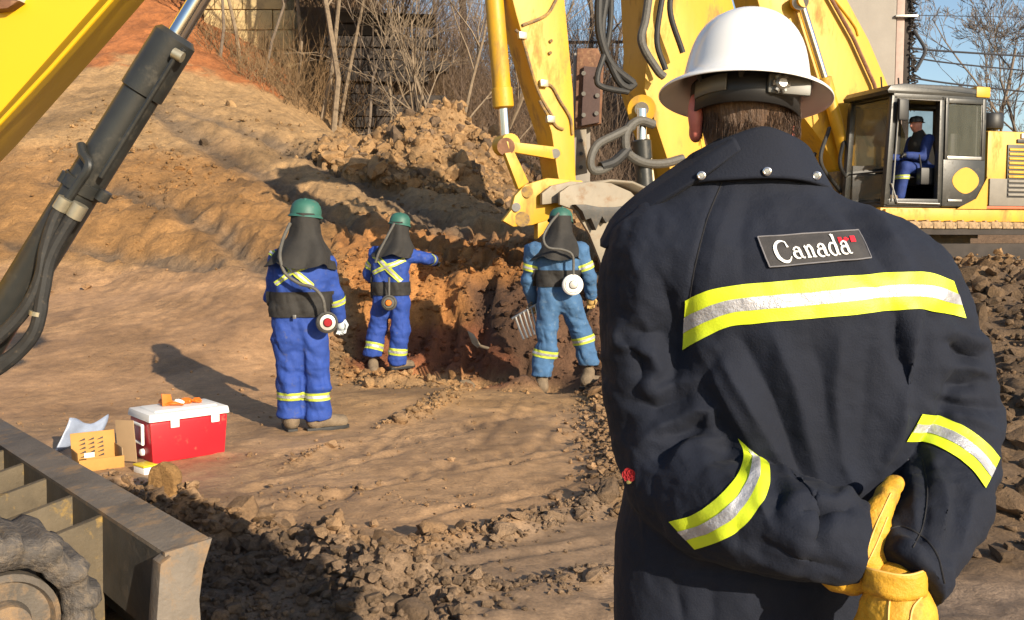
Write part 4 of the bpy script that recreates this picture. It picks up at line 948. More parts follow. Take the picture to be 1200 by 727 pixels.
# swing handle on the left end
hl = [A0 + Wd * Wc * k - U * .02 + Z1 * z for k, z in ((.22, .25), (.22, .13), (.66, .13), (.66, .25))]
MB().tube(hl + [hl[0]], .011, 8).build('handle', MT['whitepl'], cl)
MB().lathe(A0 + Wd * Wc * .42 + U * .01 + Z1 * .06, -U, [(.025, 0), (.022, .02), (0, .03)], 14).build('drain_plug', MT['whitepl'], cl)
lidz = A0[2] + Hc + .066
ob = thing('wrapper', 'crumpled orange and white wrapping on the cool box lid', 'wrapper', tuple(A0 + U * .3 + Wd * .2 + Z1 * (Hc + .066)))
o3 = A0 + U * .20 + Wd * .20 + Z1 * (Hc + .068)
for k, (du, dw, s_, m_) in enumerate(((.0, .02, (.06, .05, .05), 'orange'), (.07, .0, (.05, .045, .04), 'paper'), (.13, .01, (.05, .04, .035), 'orange'), (.20, -.01, (.06, .04, .03), 'orange'), (.05, -.03, (.08, .04, .02), 'orange'))):
    v = clod_shape(_jv, 70 + k, .4) * np.array(s_); v[:, 2] = np.maximum(v[:, 2], -s_[2] * .3); mesh_q('crumpled_piece', v + o3 + U * du + Wd * dw + Z1 * s_[2] * .32, _jf, MT[m_], ob, False)
MB().prism([o3 + U * q + Z1 * z for q, z in ((-.04, 0), (.03, 0), (.02, .075), (-.045, .085))], Wd * .006, .002).build('upright_flap', MT['orange'], ob)
# open cardboard box
K0 = G(93, 556); KU = nrm(G(140, 550) - K0); KW = np.array([-KU[1], KU[0], 0]); kl, kw, kh = .27, .20, .22
bx = thing('cardboard_box', 'open cardboard box with divider pattern beside the red cool box', 'box', tuple(K0))
th = .006
tl = np.array([0, 0, 1.0]) * .97 + KW * .24            # leaning back
mb = MB(); mb.box(K0, KU * kl, KW * kw, Z1 * .010); mb.build('base', MT['cardin'], bx)
MB().box(K0, KU * kl, KW * th, Z1 * .085, .001).build('front_panel', MT['card'], bx)
MB().box(K0 + KW * kw, KU * kl, KW * th, tl * kh, .001).build('back_panel', MT['card'], bx)
MB().box(K0 + KW * th, KU * th, KW * kw, Z1 * .12 + KW * .03, .001).build('left_panel', MT['card'], bx)
MB().box(K0 + KU * (kl - th) + KW * th, KU * th + 0 * KW, KW * kw, Z1 * .13 + KW * .03, .001).build('right_panel', MT['cardin'], bx)
MB().box(K0 + KU * kl + KW * .16 + Z1 * .02, KU * .004, (-KW * .10 + KU * .09), tl * .27, .001).build('right_flap', MT['cardin'], bx)
for r_ in range(5):
    for c_ in range(3):
        q = K0 + KU * (.05 + c_ * .055) + KW * (kw - .004) + tl * (.06 + r_ * .027); MB().prism([q, q + KU * .036 + tl * .004, q + KU * .034 - KW * .004 + tl * .016], KW * .004).build('slot', MT['bladedark'], bx, False)
MB().box(K0 + KU * .03 + KW * .01 + Z1 * .10 - KW * .02, KU * .06, KW * .004, Z1 * .03, .001).build('white_label', MT['paper'], bx)
# pale blue plastic sheet leaning behind the box
S0 = G(62, 533); bm = bmesh.new(); gr_ = []
for i in range(12):
    row = []
    for j in range(9):
        u, v = i / 11, j / 8; q = S0 + np.array([.16 * u + .08 * v, .26 * u + .10 * v, .20 * v + .03 * math.sin(5 * u + 2 * v)]) ; q = q + .015 * np.array([float(noise3(u * 5, v * 5, 1)), float(noise3(u * 5, v * 5, 7)), float(noise3(u * 5, v * 5, 13))]); row.append(bm.verts.new(tuple(q)))
    gr_.append(row)
for i in range(11):
    for j in range(8): bm.faces.new([gr_[i][j], gr_[i + 1][j], gr_[i + 1][j + 1], gr_[i][j + 1]])
o = bmobj('plastic_sheet', bm, MT['sheet']); md = o.modifiers.new('s', 'SOLIDIFY'); md.thickness = .003; tag(o, 'pale blue plastic sheet propped behind the cardboard box', 'plastic sheet')
# yellow tray
Y0_ = G(163, 556); t_ = thing('yellow_tray', 'small yellow topped tray on the soil before the cool box', 'tray', tuple(Y0_))
e1 = nrm(G(176, 553) - G(152, 546)); e2 = np.array([-e1[1], e1[0], 0]); MB().box(Y0_ - e1 * .07, e1 * .13, e2 * .09, Z1 * .045, .008).build('tray_body', MT['whitepl'], t_); MB().box(Y0_ - e1 * .072 - e2 * .002 + Z1 * .046, e1 * .134, e2 * .094, Z1 * .012, .004).build('tray_top', MT['yellowpl'], t_)
# slab of dried clay standing on edge
C0 = G(194, 583); f = lambda x, y, z: np.maximum(ell(C0 + np.array([0, 0, .085]), (.092, .07, .125))(x, y, z), np.abs((y - C0[1]) * .9 + (x - C0[0]) * .2) - .032) + .006 * fbm(x * 18, y * 18, z * 18, 3)
v, q = sdf_mesh(f, C0 - np.array([.14, .14, .06]), C0 + np.array([.14, .14, .26]), .006); o = mesh_q('clay_slab', v, q, MT['clod']); set_soil(o, np.tile(np.array([.34, .19, .07]), (len(v), 1))); tag(o, 'rounded slab of dry tan clay standing in front of the cool box', 'clay slab')
# flat round stone on the spoil between the workers
c = P(546, 434, 10.3); z_ = float(height(c[0], c[1])); c[2] = z_ + .12; f = lambda x, y, z: np.maximum(ell(c, (.13, .12, .14))(x, y, z), np.abs((y - c[1]) + .25 * (x - c[0])) - .035) + .006 * fbm(x * 14, y * 14, z * 14, 2)
v, q = sdf_mesh(f, c - .2, c + .2, .01); o = mesh_q('round_stone', v, q, MT['clod']); set_soil(o, np.tile(np.array([.26, .19, .12]), (len(v), 1))); tag(o, 'flat round stone upright on the spoil between the digging workers', 'stone')
# rusty steel post with bolted plates behind the stick
rp_ = thing('steel_post', 'rusty brown steel post with bolted plates behind the excavator stick', 'post', tuple(P(684, 235, 15.5)))
a, b = P(677, 58, 15.5), P(677, 235, 15.5)
MB().box(P(672, 250, 15.6), (.26, 0, 0), (0, .2, 0), (0, 0, P(0, 62, 15.6)[2] - P(0, 250, 15.6)[2]), .01).build('column', MT['concrete'], rp_)
MB().prism([P(x, y, 15.4) for x, y in ((673, 152), (704, 146), (707, 75), (700, 58), (676, 58))], np.array([.0, .10, 0]), .02).build('box_plate', MT['rust'], rp_)
MB().prism([P(x, y, 15.25) for x, y in ((681, 148), (702, 144), (704, 80), (684, 78))], np.array([.0, .04, 0]), .01).build('front_plate', MT['deck'], rp_)
for x, y in ((684, 86), (684, 110), (684, 135), (700, 90), (700, 112), (699, 133)): MB().tube([P(x, y, 15.22), P(x, y, 15.17)], .035, 8).build('bolt', MT['steel'], rp_)
MB().prism([P(x, y, 15.3) for x, y in ((674, 206), (688, 203), (687, 152), (676, 153))], np.array([0, .05, 0]), .01).build('lower_plate', MT['bucket'], rp_)
for x, y in ((681, 165), (681, 180), (681, 196)): MB().tube([P(x, y, 15.26), P(x, y, 15.2)], .03, 8).build('bolt', MT['bladedark'], rp_)
# ------------------------------------------------------------------ workers in blue coveralls
def jp(j, Y0): return P(j[0], j[1], Y0 + (j[2] if len(j) > 2 else 0))
def band_on(name, V, Q, c, n, half, rad, m, parent, off=.006):
    """strip of the garment between two planes, lifted off it"""
    c = np.asarray(c); n = nrm(n); d = (V - c) @ n; r = np.linalg.norm(V - c - np.outer(d, n), axis=1)
    ok = (np.abs(d) < half + .03) & (r < rad); fq = Q[ok[Q].all(1)]
    if len(fq) == 0: return None
    ids = np.unique(fq); rm = -np.ones(len(V), int); rm[ids] = np.arange(len(ids)); N = vnormals(V, Q)
    bm = bmesh.new(); vv = [bm.verts.new(tuple(p)) for p in V[ids] + N[ids] * off]
    for f in rm[fq]: bm.faces.new([vv[i] for i in f])
    for sg in (1, -1):
        bmesh.ops.bisect_plane(bm, geom=list(bm.verts) + list(bm.edges) + list(bm.faces), plane_co=tuple(c + n * half * sg), plane_no=tuple(n * sg), clear_outer=True)
    if not bm.faces: bm.free(); return None
    return bmobj(name, bm, m, parent)
def two_tone_band(V, Q, c, n, rad, parent, half=.030, off=.006):
    b = band_on('reflective_band', V, Q, c, n, half, rad, MT['tapeW'], parent, off)
    if b: band_on('silver_stripe', V, Q, c, n, half * .33, rad, MT['tapeS'], b, off + .003)
def hand(name, w, d, up, m, parent, s=1.0, grip=True):
    """glove with palm, four fingers and a thumb"""
    d = nrm(d); up = nrm(np.asarray(up) - d * (np.asarray(up) @ d)); sd = np.cross(d, up); w = np.asarray(w)
    fs = [cone(w, w + d * .075 * s, .034 * s, .040 * s)]
    for k in range(4):
        o = w + d * .075 * s + sd * (k - 1.5) * .021 * s; L_ = (.036, .041, .038, .030)[k] * s
        fs.append(chain([o, o + d * L_ + up * -.010 * s, o + d * L_ * 1.5 + up * -.034 * s, o + d * L_ * 1.2 + up * -.052 * s], [.011 * s, .0105 * s, .010 * s, .008 * s], .004))
    o = w + d * .03 * s + sd * .034 * s; fs.append(chain([o, o + sd * .022 * s + d * .03 * s - up * .015 * s, o + sd * .014 * s + d * .055 * s - up * .03 * s], [.014 * s, .012 * s, .009 * s], .004))
    v, q = sdf_mesh(union(fs, .008), w - .17 * s, w + .17 * s, .006); return mesh_q(name, relax(v, q, 1), q, m, parent)
def worker(label, Y0, J, W, cov, group, glove_m, sh=None):
    g = jp(J['foot_ref'], Y0); gz = float(height(g[0], g[1], False)); t = thing('person', label, 'person', (g[0], g[1], gz), group)
    p = {k: jp(v, Y0) for k, v in J.items()}
    s = W
    fs = [cone(p['neck'], p['chest'], .09 * s, .165 * s)]
    a = p['chest']; ex = nrm(p['shR'] - p['shL'])
    for k in (-1, 1): fs.append(cone(p['chest'] + ex * .085 * s * k, p['waist'] + ex * .07 * s * k, .135 * s, .125 * s)); fs.append(cone(p['waist'] + ex * .07 * s * k, p['pelvis'] + ex * .07 * s * k, .125 * s, .135 * s))
    fs.append(cone(p['shL'], p['shR'], .085 * s, .085 * s))
    for sd in 'LR':
        fs.append(chain([p['sh' + sd], p['el' + sd], p['ha' + sd]], [.085 * s, .068 * s, .052 * s], .03))
        lg = chain([p['hip' + sd], p['kn' + sd], p['an' + sd]], [.118 * s, .097 * s, .104 * s], .04)
        fs.append(lambda x, y, z, lg=lg, zz=p['an' + sd][2] - .035: np.maximum(lg(x, y, z), zz - z))
    f0 = union(fs, .035)
    al = np.array(list(p.values())); lo = al.min(0) - .26; hi = al.max(0) + .26
    V, Q = sdf_mesh(f0, lo, hi, .010); V = relax(V, Q, 2); N = vnormals(V, Q)
    leg = sstep(p['pelvis'][2], p['pelvis'][2] - .3, V[:, 2])
    V = V + N * (.020 * (np.abs(fbm(V[:, 0] * 7 + V[:, 2] * 2.5, V[:, 1] * 7, V[:, 2] * 3.2, 3)) - .3) + .020 * leg * (.35 - np.abs(fbm(V[:, 0] * 3.5 + V[:, 2] * 3, V[:, 1] * 4, V[:, 2] * 11, 2))) + .012 * (1 - leg) * (.4 - np.abs(fbm(V[:, 0] * 6 - V[:, 2] * 5, V[:, 1] * 5, V[:, 2] * 9 + 4, 3))))[:, None]
    if sh: V = fold_apply(V, Q, sh, 1.0); V = relax(V, Q, 1, .25)
    cv = mesh_q('coverall', V, Q, cov, t)
    for sd in 'LR':                                          # boots
        an = p['an' + sd]; to = p['toe' + sd]; gzz = float(height(an[0], an[1])) if True else 0
        d = nrm(np.array([to[0] - an[0], to[1] - an[1], 0])); b0 = np.array([an[0], an[1], min(an[2], gzz + .10) - .02])
        f = union([cone(b0 + [0, 0, .08], b0 - d * .02 + [0, 0, -.02], .062, .055), cone(b0 - d * .04, b0 + d * .19 + [0, 0, -.03], .058, .052)], .03)
        v, q = sdf_mesh(f, b0 - .14 - .12, b0 + .14 + .14, .012); v[:, 2] = np.maximum(v[:, 2], gzz + .012); bt = mesh_q('boot', v, q, MT['boot'], t)
        sx_ = np.array([-d[1], d[0], 0]); ol = [(-.10, .035), (-.105, 0), (-.10, -.035), (-.03, -.046), (.08, -.054), (.19, -.050), (.245, -.022), (.25, 0), (.245, .022), (.19, .050), (.08, .054), (-.03, .046)]
        MB().prism([np.array([b0[0], b0[1], gzz + .008]) + d * a_ + sx_ * b_ for a_, b_ in ol], np.array([0, 0, .014]), .004).build('sole', MT['rubber'], bt)
        hand('glove', p['ha' + sd], p['ha' + sd] - p['el' + sd], (0, 0, 1), glove_m, t)
    # head under the hood, helmet
    h = p['head']
    f = union([ell(h + np.array([0, .02, 0]), (.070, .085, .105)), cone(h, p['neck'], .05, .06), ell(h + np.array([0, .10, -.02]), (.02, .02, .03))], .03); v, q = sdf_mesh(f, h - .3, h + .3, .014); mesh_q('head', v, q, MT['skin'], t)
    return t, p, V, Q, cv
def hood(t, p, width, drop, h, s=1.0, tilt=0):
    """dark cloth shroud from the helmet rim over the shoulders"""
    ex = nrm(p['shR'] - p['shL']); ey = nrm(np.cross([0, 0, 1], ex)); V = []; n = 40; rows = [(.075, .106, .126), (.0, .112, .130), (-.07, .118, .130), (-.12, .142, .145), (-.16, .180, .170), (-.20, .205, .192), (-.23, .222, .205), (-drop * .93, width * .93, .215), (-drop, width * .97, .22)]
    for i, (dz, rx, ry) in enumerate(rows):
        k = i / (len(rows) - 1); c = h * (1 - k ** 2) + (p['neck'] * .5 + p['chest'] * .5) * k ** 2
        for j in range(n):
            a = 2 * math.pi * j / n; fold = 1 + (.09 * k + .02) * math.sin(6 * a + 1 + h[0] * 9 + 1.5 * k) + .05 * k * math.sin(11 * a + 3 * k + h[0])
            V.append(np.array([c[0], c[1] - .035 * k, h[2] + dz - (.05 * k * abs(math.sin(2 * a + h[0] * 3)))]) + ex * rx * math.cos(a) * fold + ey * ry * math.sin(a) * fold)
    Q = [(i * n + j, i * n + (j + 1) % n, (i + 1) * n + (j + 1) % n, (i + 1) * n + j) for i in range(len(rows) - 1) for j in range(n)]
    o = mesh_q('hood', V, Q, MT['hood'], t); sb = o.modifiers.new('b', 'SUBSURF'); sb.levels = sb.render_levels = 1; return o
def helmet(t, h, tip=(0, 0)):
    z = nrm(np.array([tip[0], tip[1], 1])); 
    o = MB().lathe(h + z * .03, z, [(.132, -.026), (.129, -.016), (.119, -.006), (.117, .03), (.108, .065), (.086, .095), (.052, .113), (0, .120)], 28).build('helmet', MT['green'], t)
    x = nrm(np.cross(z, [0, 1, 0])); y = np.cross(z, x)
    MB().tube([h + z * .03 + y * -.06 * k + z * (.107 if abs(k) < 1.2 else .06) for k in (-1.6, -1, 0, 1, 1.6)], .012, 8).build('helmet_ridge', MT['green'], o)
    MB().lathe(h + z * .0 + np.array([.10, .02, -.01]), (1, 0, 0), [(.035, -.02), (.035, .02), (0, .03)], 14).build('ear_muff', MT['black'], o)
    return o
def canister(t, c, n, r, ring, cap, mid):
    n = nrm(n); o = MB().lathe(c, n, [(0, -.05), (r * .9, -.05), (r, -.03), (r, .02), (r * .85, .035), (r * .8, .03)], 24).build('air_filter', ring, t)
    MB().lathe(c + n * .028, n, [(r * .78, 0), (r * .72, .012), (r * .45, .014), (r * .42, .022)], 24).build('filter_ring', cap, o)
    MB().lathe(c + n * .036, n, [(r * .42, 0), (r * .36, .016), (0, .02)], 20).build('filter_cap', mid, o)
    return o
GW = 'workers in blue coveralls with black hoods'
# worker in front
J = dict(foot_ref=(355, 500), neck=(354, 296), chest=(352, 325), waist=(352, 366), pelvis=(352, 395), head=(358, 262, .03), shL=(328, 306), shR=(378, 308, .05), elL=(320, 348, .05), elR=(391, 343, .12), haL=(332, 366, .32), haR=(398, 372, .22), hipL=(338, 398), hipR=(366, 398), knL=(341, 448), knR=(372, 450, .02), anL=(341, 484), anR=(373, 486, .02), toeL=(334, 496, .35), toeR=(400, 496, .12))
t, p, V, Q, cv = worker('worker in bright blue coverall standing nearest, behind the red cooler', 7.45, J, 1.0, MT['blue'], GW, MT['glovew'], [([(352, 396), (346, 412), (332, 420)], 3.5, -16), ([(354, 396), (360, 412), (374, 420)], 3.5, -16), ([(353, 400), (355, 440), (356, 494)], 3.0, -30), ([(328, 432), (340, 440), (350, 436)], 3, -14), ([(360, 440), (372, 446), (384, 440)], 3, -14), ([(330, 446), (342, 450), (352, 446)], 3, 14), ([(362, 452), (374, 456), (384, 452)], 3, 14), ([(332, 476), (344, 480), (354, 474)], 3, -14), ([(360, 478), (372, 484), (386, 478)], 3, -14), ([(336, 425), (338, 470)], 4, 9), ([(376, 425), (379, 470)], 4, 9), ([(380, 318), (388, 328), (396, 330)], 3, -14), ([(382, 332), (392, 340), (398, 338)], 3, -12), ([(340, 376), (342, 392)], 3, -9), ([(362, 376), (362, 392)], 3, -9), ([(318, 320), (326, 328)], 3, -12), ([(330, 388), (350, 384), (374, 388)], 3, 9)])
for k, (a, b) in {'L': (341, 463), 'R': (372, 464)}.items(): two_tone_band(V, Q, P(a, b, 7.45), p['kn' + k] - p['an' + k], .125, t)
two_tone_band(V, Q, P(393, 352, 7.6), p['elR'] - p['haR'], .10, t, .028)
hood(t, p, .255, .29, p['head']); helmet(t, p['head'] + np.array([0, 0, .04]), (.08, .05))
def strap(t, V, Q, pts, wd, m, m2, Y0, off=.012):
    B_ = BVHTree.FromPolygons([Vector(v) for v in V], [tuple(q) for q in Q.tolist()]); 
    def dr(px, py, o_):
        d = Vector(ray(px, py)).normalized(); hh = B_.ray_cast(CAMV_, d)
        if hh[0] is None: q, n, _, _ = B_.find_nearest(Vector(P(px, py, Y0))); return np.array(q + n * o_)
        return np.array(hh[0] + hh[1] * o_)
    out = None
    for w_, mm, oo in ((wd, m, off), (wd * .33, m2, off + .004)):
        c = resample_(sp2(pts), 26); L_ = []
        for i in range(len(c)):
            d = c[min(i + 1, len(c) - 1)] - c[max(i - 1, 0)]; d = d / np.hypot(*d); nn = np.array([-d[1], d[0]]) * w_ / 2
            for k in (-1, 0, 1): L_.append(dr(*(c[i] + nn * k), oo))
        I = np.arange(len(L_)).reshape(-1, 3); Qs = np.stack([I[:-1, :-1], I[1:, :-1], I[1:, 1:], I[:-1, 1:]], -1).reshape(-1, 4)
        o = mesh_q('reflective_strap' if out is None else 'strap_stripe', L_, Qs, mm, t if out is None else out)
        if out is None: out = o
CAMV_ = Vector((0, 0, CAMZ))
def sp2(pl): return [tuple(q) for q in spline([(a, b) for a, b in pl], 6)]
def resample_(pl, n):
    pl = np.array(pl, float); c = np.concatenate([[0], np.cumsum(np.hypot(*np.diff(pl, axis=0).T))]); tt = np.linspace(0, c[-1], n)
    return np.stack([np.interp(tt, c, pl[:, 0]), np.interp(tt, c, pl[:, 1])], 1)
def belt(t, V, Q, c, n, half, rad, off=.015): band_on('back_belt', V, Q, c, n, half, rad, MT['hood'], t, off)
strap(t, V, Q, [(318, 296), (330, 306), (346, 320), (366, 336)], 6.5, MT['tapeW'], MT['tapeS'], 7.4); strap(t, V, Q, [(378, 306), (360, 312), (342, 320), (324, 333)], 6.0, MT['tapeW'], MT['tapeS'], 7.4)
belt(t, V, Q, P(352, 356, 7.45), (0, 0, 1), .095, .25)
MB().box(P(343, 374, 7.26), (.025, 0, 0), (0, .01, 0), (0, 0, .03), .003).build('belt_buckle', MT['steel'], t)
canister(t, P(383, 378, 7.24), (.35, -1, .05), .080, MT['hosegrey'], MT['steel'], MT['redcloth'])
MB().tube(spline([P(340, 262, 7.38), P(332, 280, 7.30), P(328, 300, 7.22), P(334, 320, 7.20), P(350, 332, 7.20), P(368, 338, 7.2), P(378, 350, 7.2), P(381, 366, 7.22)], 8), .013, 10).build('breathing_hose', MT['hosegrey'], t)
# worker digging at centre
J = dict(foot_ref=(455, 430), neck=(462, 292), chest=(458, 310), waist=(458, 336), pelvis=(459, 352), head=(468, 268, .05), shL=(441, 298, .05), shR=(479, 299, -.03), elL=(434, 322, .15), elR=(499, 303, .05), haL=(446, 332, .42), haR=(508, 306, .32), hipL=(449, 354), hipR=(469, 354), knL=(443, 386, .06), knR=(468, 388, -.02), anL=(437, 414), anR=(465, 424), toeL=(428, 418, .3), toeR=(484, 430, .16))
t, p, V, Q, cv = worker('worker in bright blue coverall with one arm raised toward the pit face', 11.0, J, 1.0, MT['blue'], GW, MT['hood'], [([(459, 352), (457, 366), (448, 372)], 2.5, -18), ([(460, 354), (466, 366), (474, 368)], 2.5, -16), ([(436, 380), (444, 384), (452, 380)], 2.5, -16), ([(460, 384), (468, 388), (477, 384)], 2.5, -16), ([(434, 396), (442, 398)], 2.5, 14), ([(461, 400), (472, 402)], 2.5, 14), ([(470, 360), (474, 400)], 3, 10), ([(486, 296), (490, 306)], 2.5, -16), ([(494, 296), (497, 308)], 2.5, 12)])
two_tone_band(V, Q, P(438, 406, 11.0), p['knL'] - p['anL'], .125, t, .04); two_tone_band(V, Q, P(465, 411, 11.0), p['knR'] - p['anR'], .125, t, .04)
two_tone_band(V, Q, P(439, 311, 11.1), p['shL'] - p['elL'], .13, t, .04); two_tone_band(V, Q, P(505, 304, 11.2), p['elR'] - p['haR'], .10, t, .025)
hood(t, p, .235, .275, p['head']); helmet(t, p['head'] + np.array([0, 0, .03]), (.15, .1))
strap(t, V, Q, [(439, 299), (448, 308), (458, 318), (470, 330)], 6.5, MT['tapeW'], MT['tapeS'], 11); strap(t, V, Q, [(475, 304), (464, 309), (450, 314), (438, 320)], 5, MT['tapeW'], MT['tapeS'], 11)
belt(t, V, Q, P(458, 338, 11.0), (0, 0, 1), .075, .25)
canister(t, P(456, 355, 10.76), (0, -1, .05), .085, MT['hosegrey'], MT['hosegrey'], MT['orange'])
MB().tube(spline([P(462, 262, 10.9), P(455, 275, 10.82), P(444, 296, 10.80), P(440, 308, 10.80)], 6), .014, 8).build('breathing_hose', MT['hosegrey'], t); MB().tube([P(456, 325, 10.78), P(456, 350, 10.77)], .013, 8).build('breathing_hose', MT['hosegrey'], t)
MB().box(P(434, 350, 10.98), (.09, 0, 0), (0, .08, 0), (0, 0, .28), .02).build('tool_pouch', MT['hood'], t)
# worker at right, facing the bucket
J = dict(foot_ref=(655, 450), neck=(653, 285), chest=(653, 306), waist=(654, 338), pelvis=(655, 352), head=(657, 262, .08), shL=(626, 294), shR=(680, 294), elL=(619, 328, .05), elR=(691, 326, .03), haL=(624, 352, .16), haR=(692, 346, .12), hipL=(643, 356), hipR=(668, 356), knL=(641, 402, -.03), knR=(682, 392, .10), anL=(635, 438, -.02), anR=(690, 424, .10), toeL=(632, 450, .3), toeR=(704, 432, .2))
t, p, V, Q, cv = worker('worker in faded blue coverall stepping beside the excavator bucket', 9.6, J, 1.0, MT['bluefade'], GW, MT['glovet'], [([(655, 356), (652, 376), (640, 384)], 3, -20), ([(657, 358), (668, 372), (684, 376)], 3, -18), ([(630, 392), (640, 398), (652, 392)], 3, -18), ([(670, 384), (682, 388), (694, 380)], 3, -18), ([(630, 404), (642, 408), (652, 402)], 3, 14), ([(628, 426), (638, 430), (648, 424)], 3, -16), ([(680, 408), (690, 412), (698, 408)], 3, -16), ([(645, 370), (642, 400)], 4, 12), ([(640, 300), (642, 318)], 2.5, -9), ([(650, 300), (650, 318)], 2.5, -9), ([(660, 300), (658, 318)], 2.5, -9), ([(684, 322), (694, 326)], 2.5, -14), ([(616, 322), (624, 328)], 2.5, -14), ([(665, 366), (690, 362)], 3, 12)])
two_tone_band(V, Q, P(638, 414, 9.58), p['knL'] - p['anL'], .135, t, .036); two_tone_band(V, Q, P(684, 398, 9.7), p['knR'] - p['anR'], .135, t, .036)
two_tone_band(V, Q, P(622, 313, 9.62), p['shL'] - p['elL'], .12, t, .034); two_tone_band(V, Q, P(686, 312, 9.62), p['shR'] - p['elR'], .12, t, .034)
hood(t, p, .25, .31, p['head']); helmet(t, p['head'] + np.array([0, .05, .01]), (.12, .25))
belt(t, V, Q, P(653, 326, 9.6), (0, 0, 1), .08, .25)
canister(t, P(671, 334, 9.36), (.1, -1, .05), .10, MT['whitepl'], MT['whitepl'], MT['steel'])
MB().tube(spline([P(655, 250, 9.42), P(645, 262, 9.38), P(637, 278, 9.33), P(642, 290, 9.32), P(660, 293, 9.33), P(671, 300, 9.34), P(672, 322, 9.35)], 8), .013, 10).build('breathing_hose', MT['hosegrey'], t)
tool = thing('hand_fork', 'slatted steel hand fork hanging from the left hand of the rightmost worker', 'fork', tuple(P(612, 385, 9.6)))
for k in range(7):
    a = P(604 + 4.6 * k, 372 - 3.0 * k, 9.66); b = P(614 + 4.2 * k, 398 - 1.8 * k, 9.55); MB().tube([a, (a + b) / 2 + np.array([0, .03, -.01]), b], .011, 6).build('tine', MT['steel'], tool)
MB().tube([P(600, 374, 9.68), P(634, 354, 9.66)], .013, 8).build('cross_bar', MT['steel'], tool); MB().tube([P(618, 362, 9.66), P(624, 352, 9.74), P(630, 330, 9.95)], .014, 8).build('handle', MT['bark2'], tool)
sv = thing('shovel', 'pale shovel lying against the pit face beside the rightmost worker', 'shovel', tuple(P(556, 402, 11.2)))
MB().prism([P(a, b, 11.1) for a, b in ((548, 388), (555, 392), (563, 404), (560, 408), (553, 402))], np.array([0, .012, .004]), .004).build('blade', MT['bucket'], sv); MB().tube([P(560, 405, 11.1), P(585, 412, 11.0)], .018, 8).build('handle', MT['bark'], sv)

# operator and mate in the cab
def seated(label, base, s, lean, hat_m, mats):
    t = thing('person', label, 'person', tuple(base)); b = np.asarray(base)
    f = FA.F; u = np.array([0, 0, 1.0]); sd = FA.S
    pel = b + u * .12; ch = pel + u * .38 + f * lean; nk = ch + u * .16 + f * lean * .25; hd = nk + u * .14 + f * .05
    fs = [cone(pel, ch, .14, .155), cone(ch, nk, .13, .07)]
    for k in (-1, 1):
        h0 = pel + sd * .09 * k; kn = h0 + f * .42 + u * .05; an = kn + f * .08 - u * .42; sh = ch + sd * .19 * k + u * .07; el = sh + f * .08 - u * .26; ha = el + f * .28 + u * .02
        fs += [chain([h0, kn, an], [.095, .085, .075], .03), chain([sh, el, ha], [.075, .06, .05], .03)]
    v, q = sdf_mesh(union(fs, .04), b - np.array([.8, .8, .5]), b + np.array([.8, .8, 1.0]), .016); n = vnormals(v, q); v = v + n * (.008 * np.abs(fbm(v[:, 0] * 8, v[:, 1] * 8, v[:, 2] * 8, 2)))[:, None]
    mesh_q('coverall', v, q, mats, t); 
    two_tone_band(v, q, pel + sd * -.09 + f * .45 - u * .10, (0, 0, 1), .16, t, .03)
    fh = union([ell(hd, (.085, .085, .115)), cone(hd, nk, .055, .06), ell(hd + f * .095 - u * .02, (.018, .018, .028))], .025); v, q = sdf_mesh(fh, hd - .25, hd + .25, .014); mesh_q('head', v, q, MT['skin'], t)
    MB().lathe(hd + u * .035, (0, 0, 1), [(.125, -.01), (.10, .0), (.10, .04), (.08, .075), (0, .095)], 20).build('hat', hat_m, t)
    for k in (-1, 1):
        ha = ch + sd * .19 * k + u * .07 + f * .36 - u * .24; hand('glove', ha, f, (0, 0, 1), MT['black'], t, .9)
        an = pel + sd * .09 * k + f * .50 - u * .37; MB().box(an - f * .06 - sd * .04 - u * .09, f * .24, sd * .08, u * .10, .03).build('boot', MT['boot'], t)
    v2, q2 = sdf_mesh(union([cone(pel + u * .08, ch, .15, .170), cone(ch, nk, .145, .085)], .04), b - np.array([.6, .6, .2]), b + np.array([.6, .6, 1.0]), .02); mesh_q('dark_vest', v2, q2, MT['hood'], t)
    return t
seated('operator in dark hat and blue coverall sitting in the cab of the right excavator', FA.p(1.02, .44, .40), 1, .10, MT['black'], MT['bluedark'])
# ------------------------------------------------------------------ man in the navy jacket (foreground)
man = thing('person', 'man seen from behind in navy coat and white hard hat, gloved hands clasped behind back', 'person', (.46, 1.76, 0))
MY = 1.76
def S(px, Y): return px * Y / F                        # pixels -> metres at depth Y
RING = [(770, 890, 164, 1.75, .145), (700, 890, 164, 1.75, .145), (650, 896, 166, 1.75, .145), (600, 908, 168, 1.75, .145), (560, 920, 170, 1.745, .15), (510, 938, 170, 1.74, .152), (470, 950, 170, 1.735, .155), (430, 957, 170, 1.73, .155),
        (390, 960, 171, 1.725, .152), (350, 952, 176, 1.725, .150), (320, 942, 180, 1.73, .145), (290, 926, 170, 1.735, .135), (265, 912, 148, 1.745, .120), (245, 903, 122, 1.75, .108), (225, 898, 104, 1.755, .095), (205, 893, 88, 1.755, .088), (190, 890, 80, 1.755, .085)]
rz = []; rcx = []; rhw = []; rcy = []; rhd = []
for py, cx, hw, yy, hd in RING[::-1]:
    p = P(cx, py, 1.64); rz.append(p[2]); rcx.append(p[0] * yy / 1.64 if False else p[0] + .0); rhw.append(S(hw, 1.66)); rcy.append(yy); rhd.append(hd)
o_ = np.argsort(rz); rz = np.array(rz)[o_]; rcx = np.array(rcx)[o_]; rhw = np.array(rhw)[o_]; rcy = np.array(rcy)[o_]; rhd = np.array(rhd)[o_]
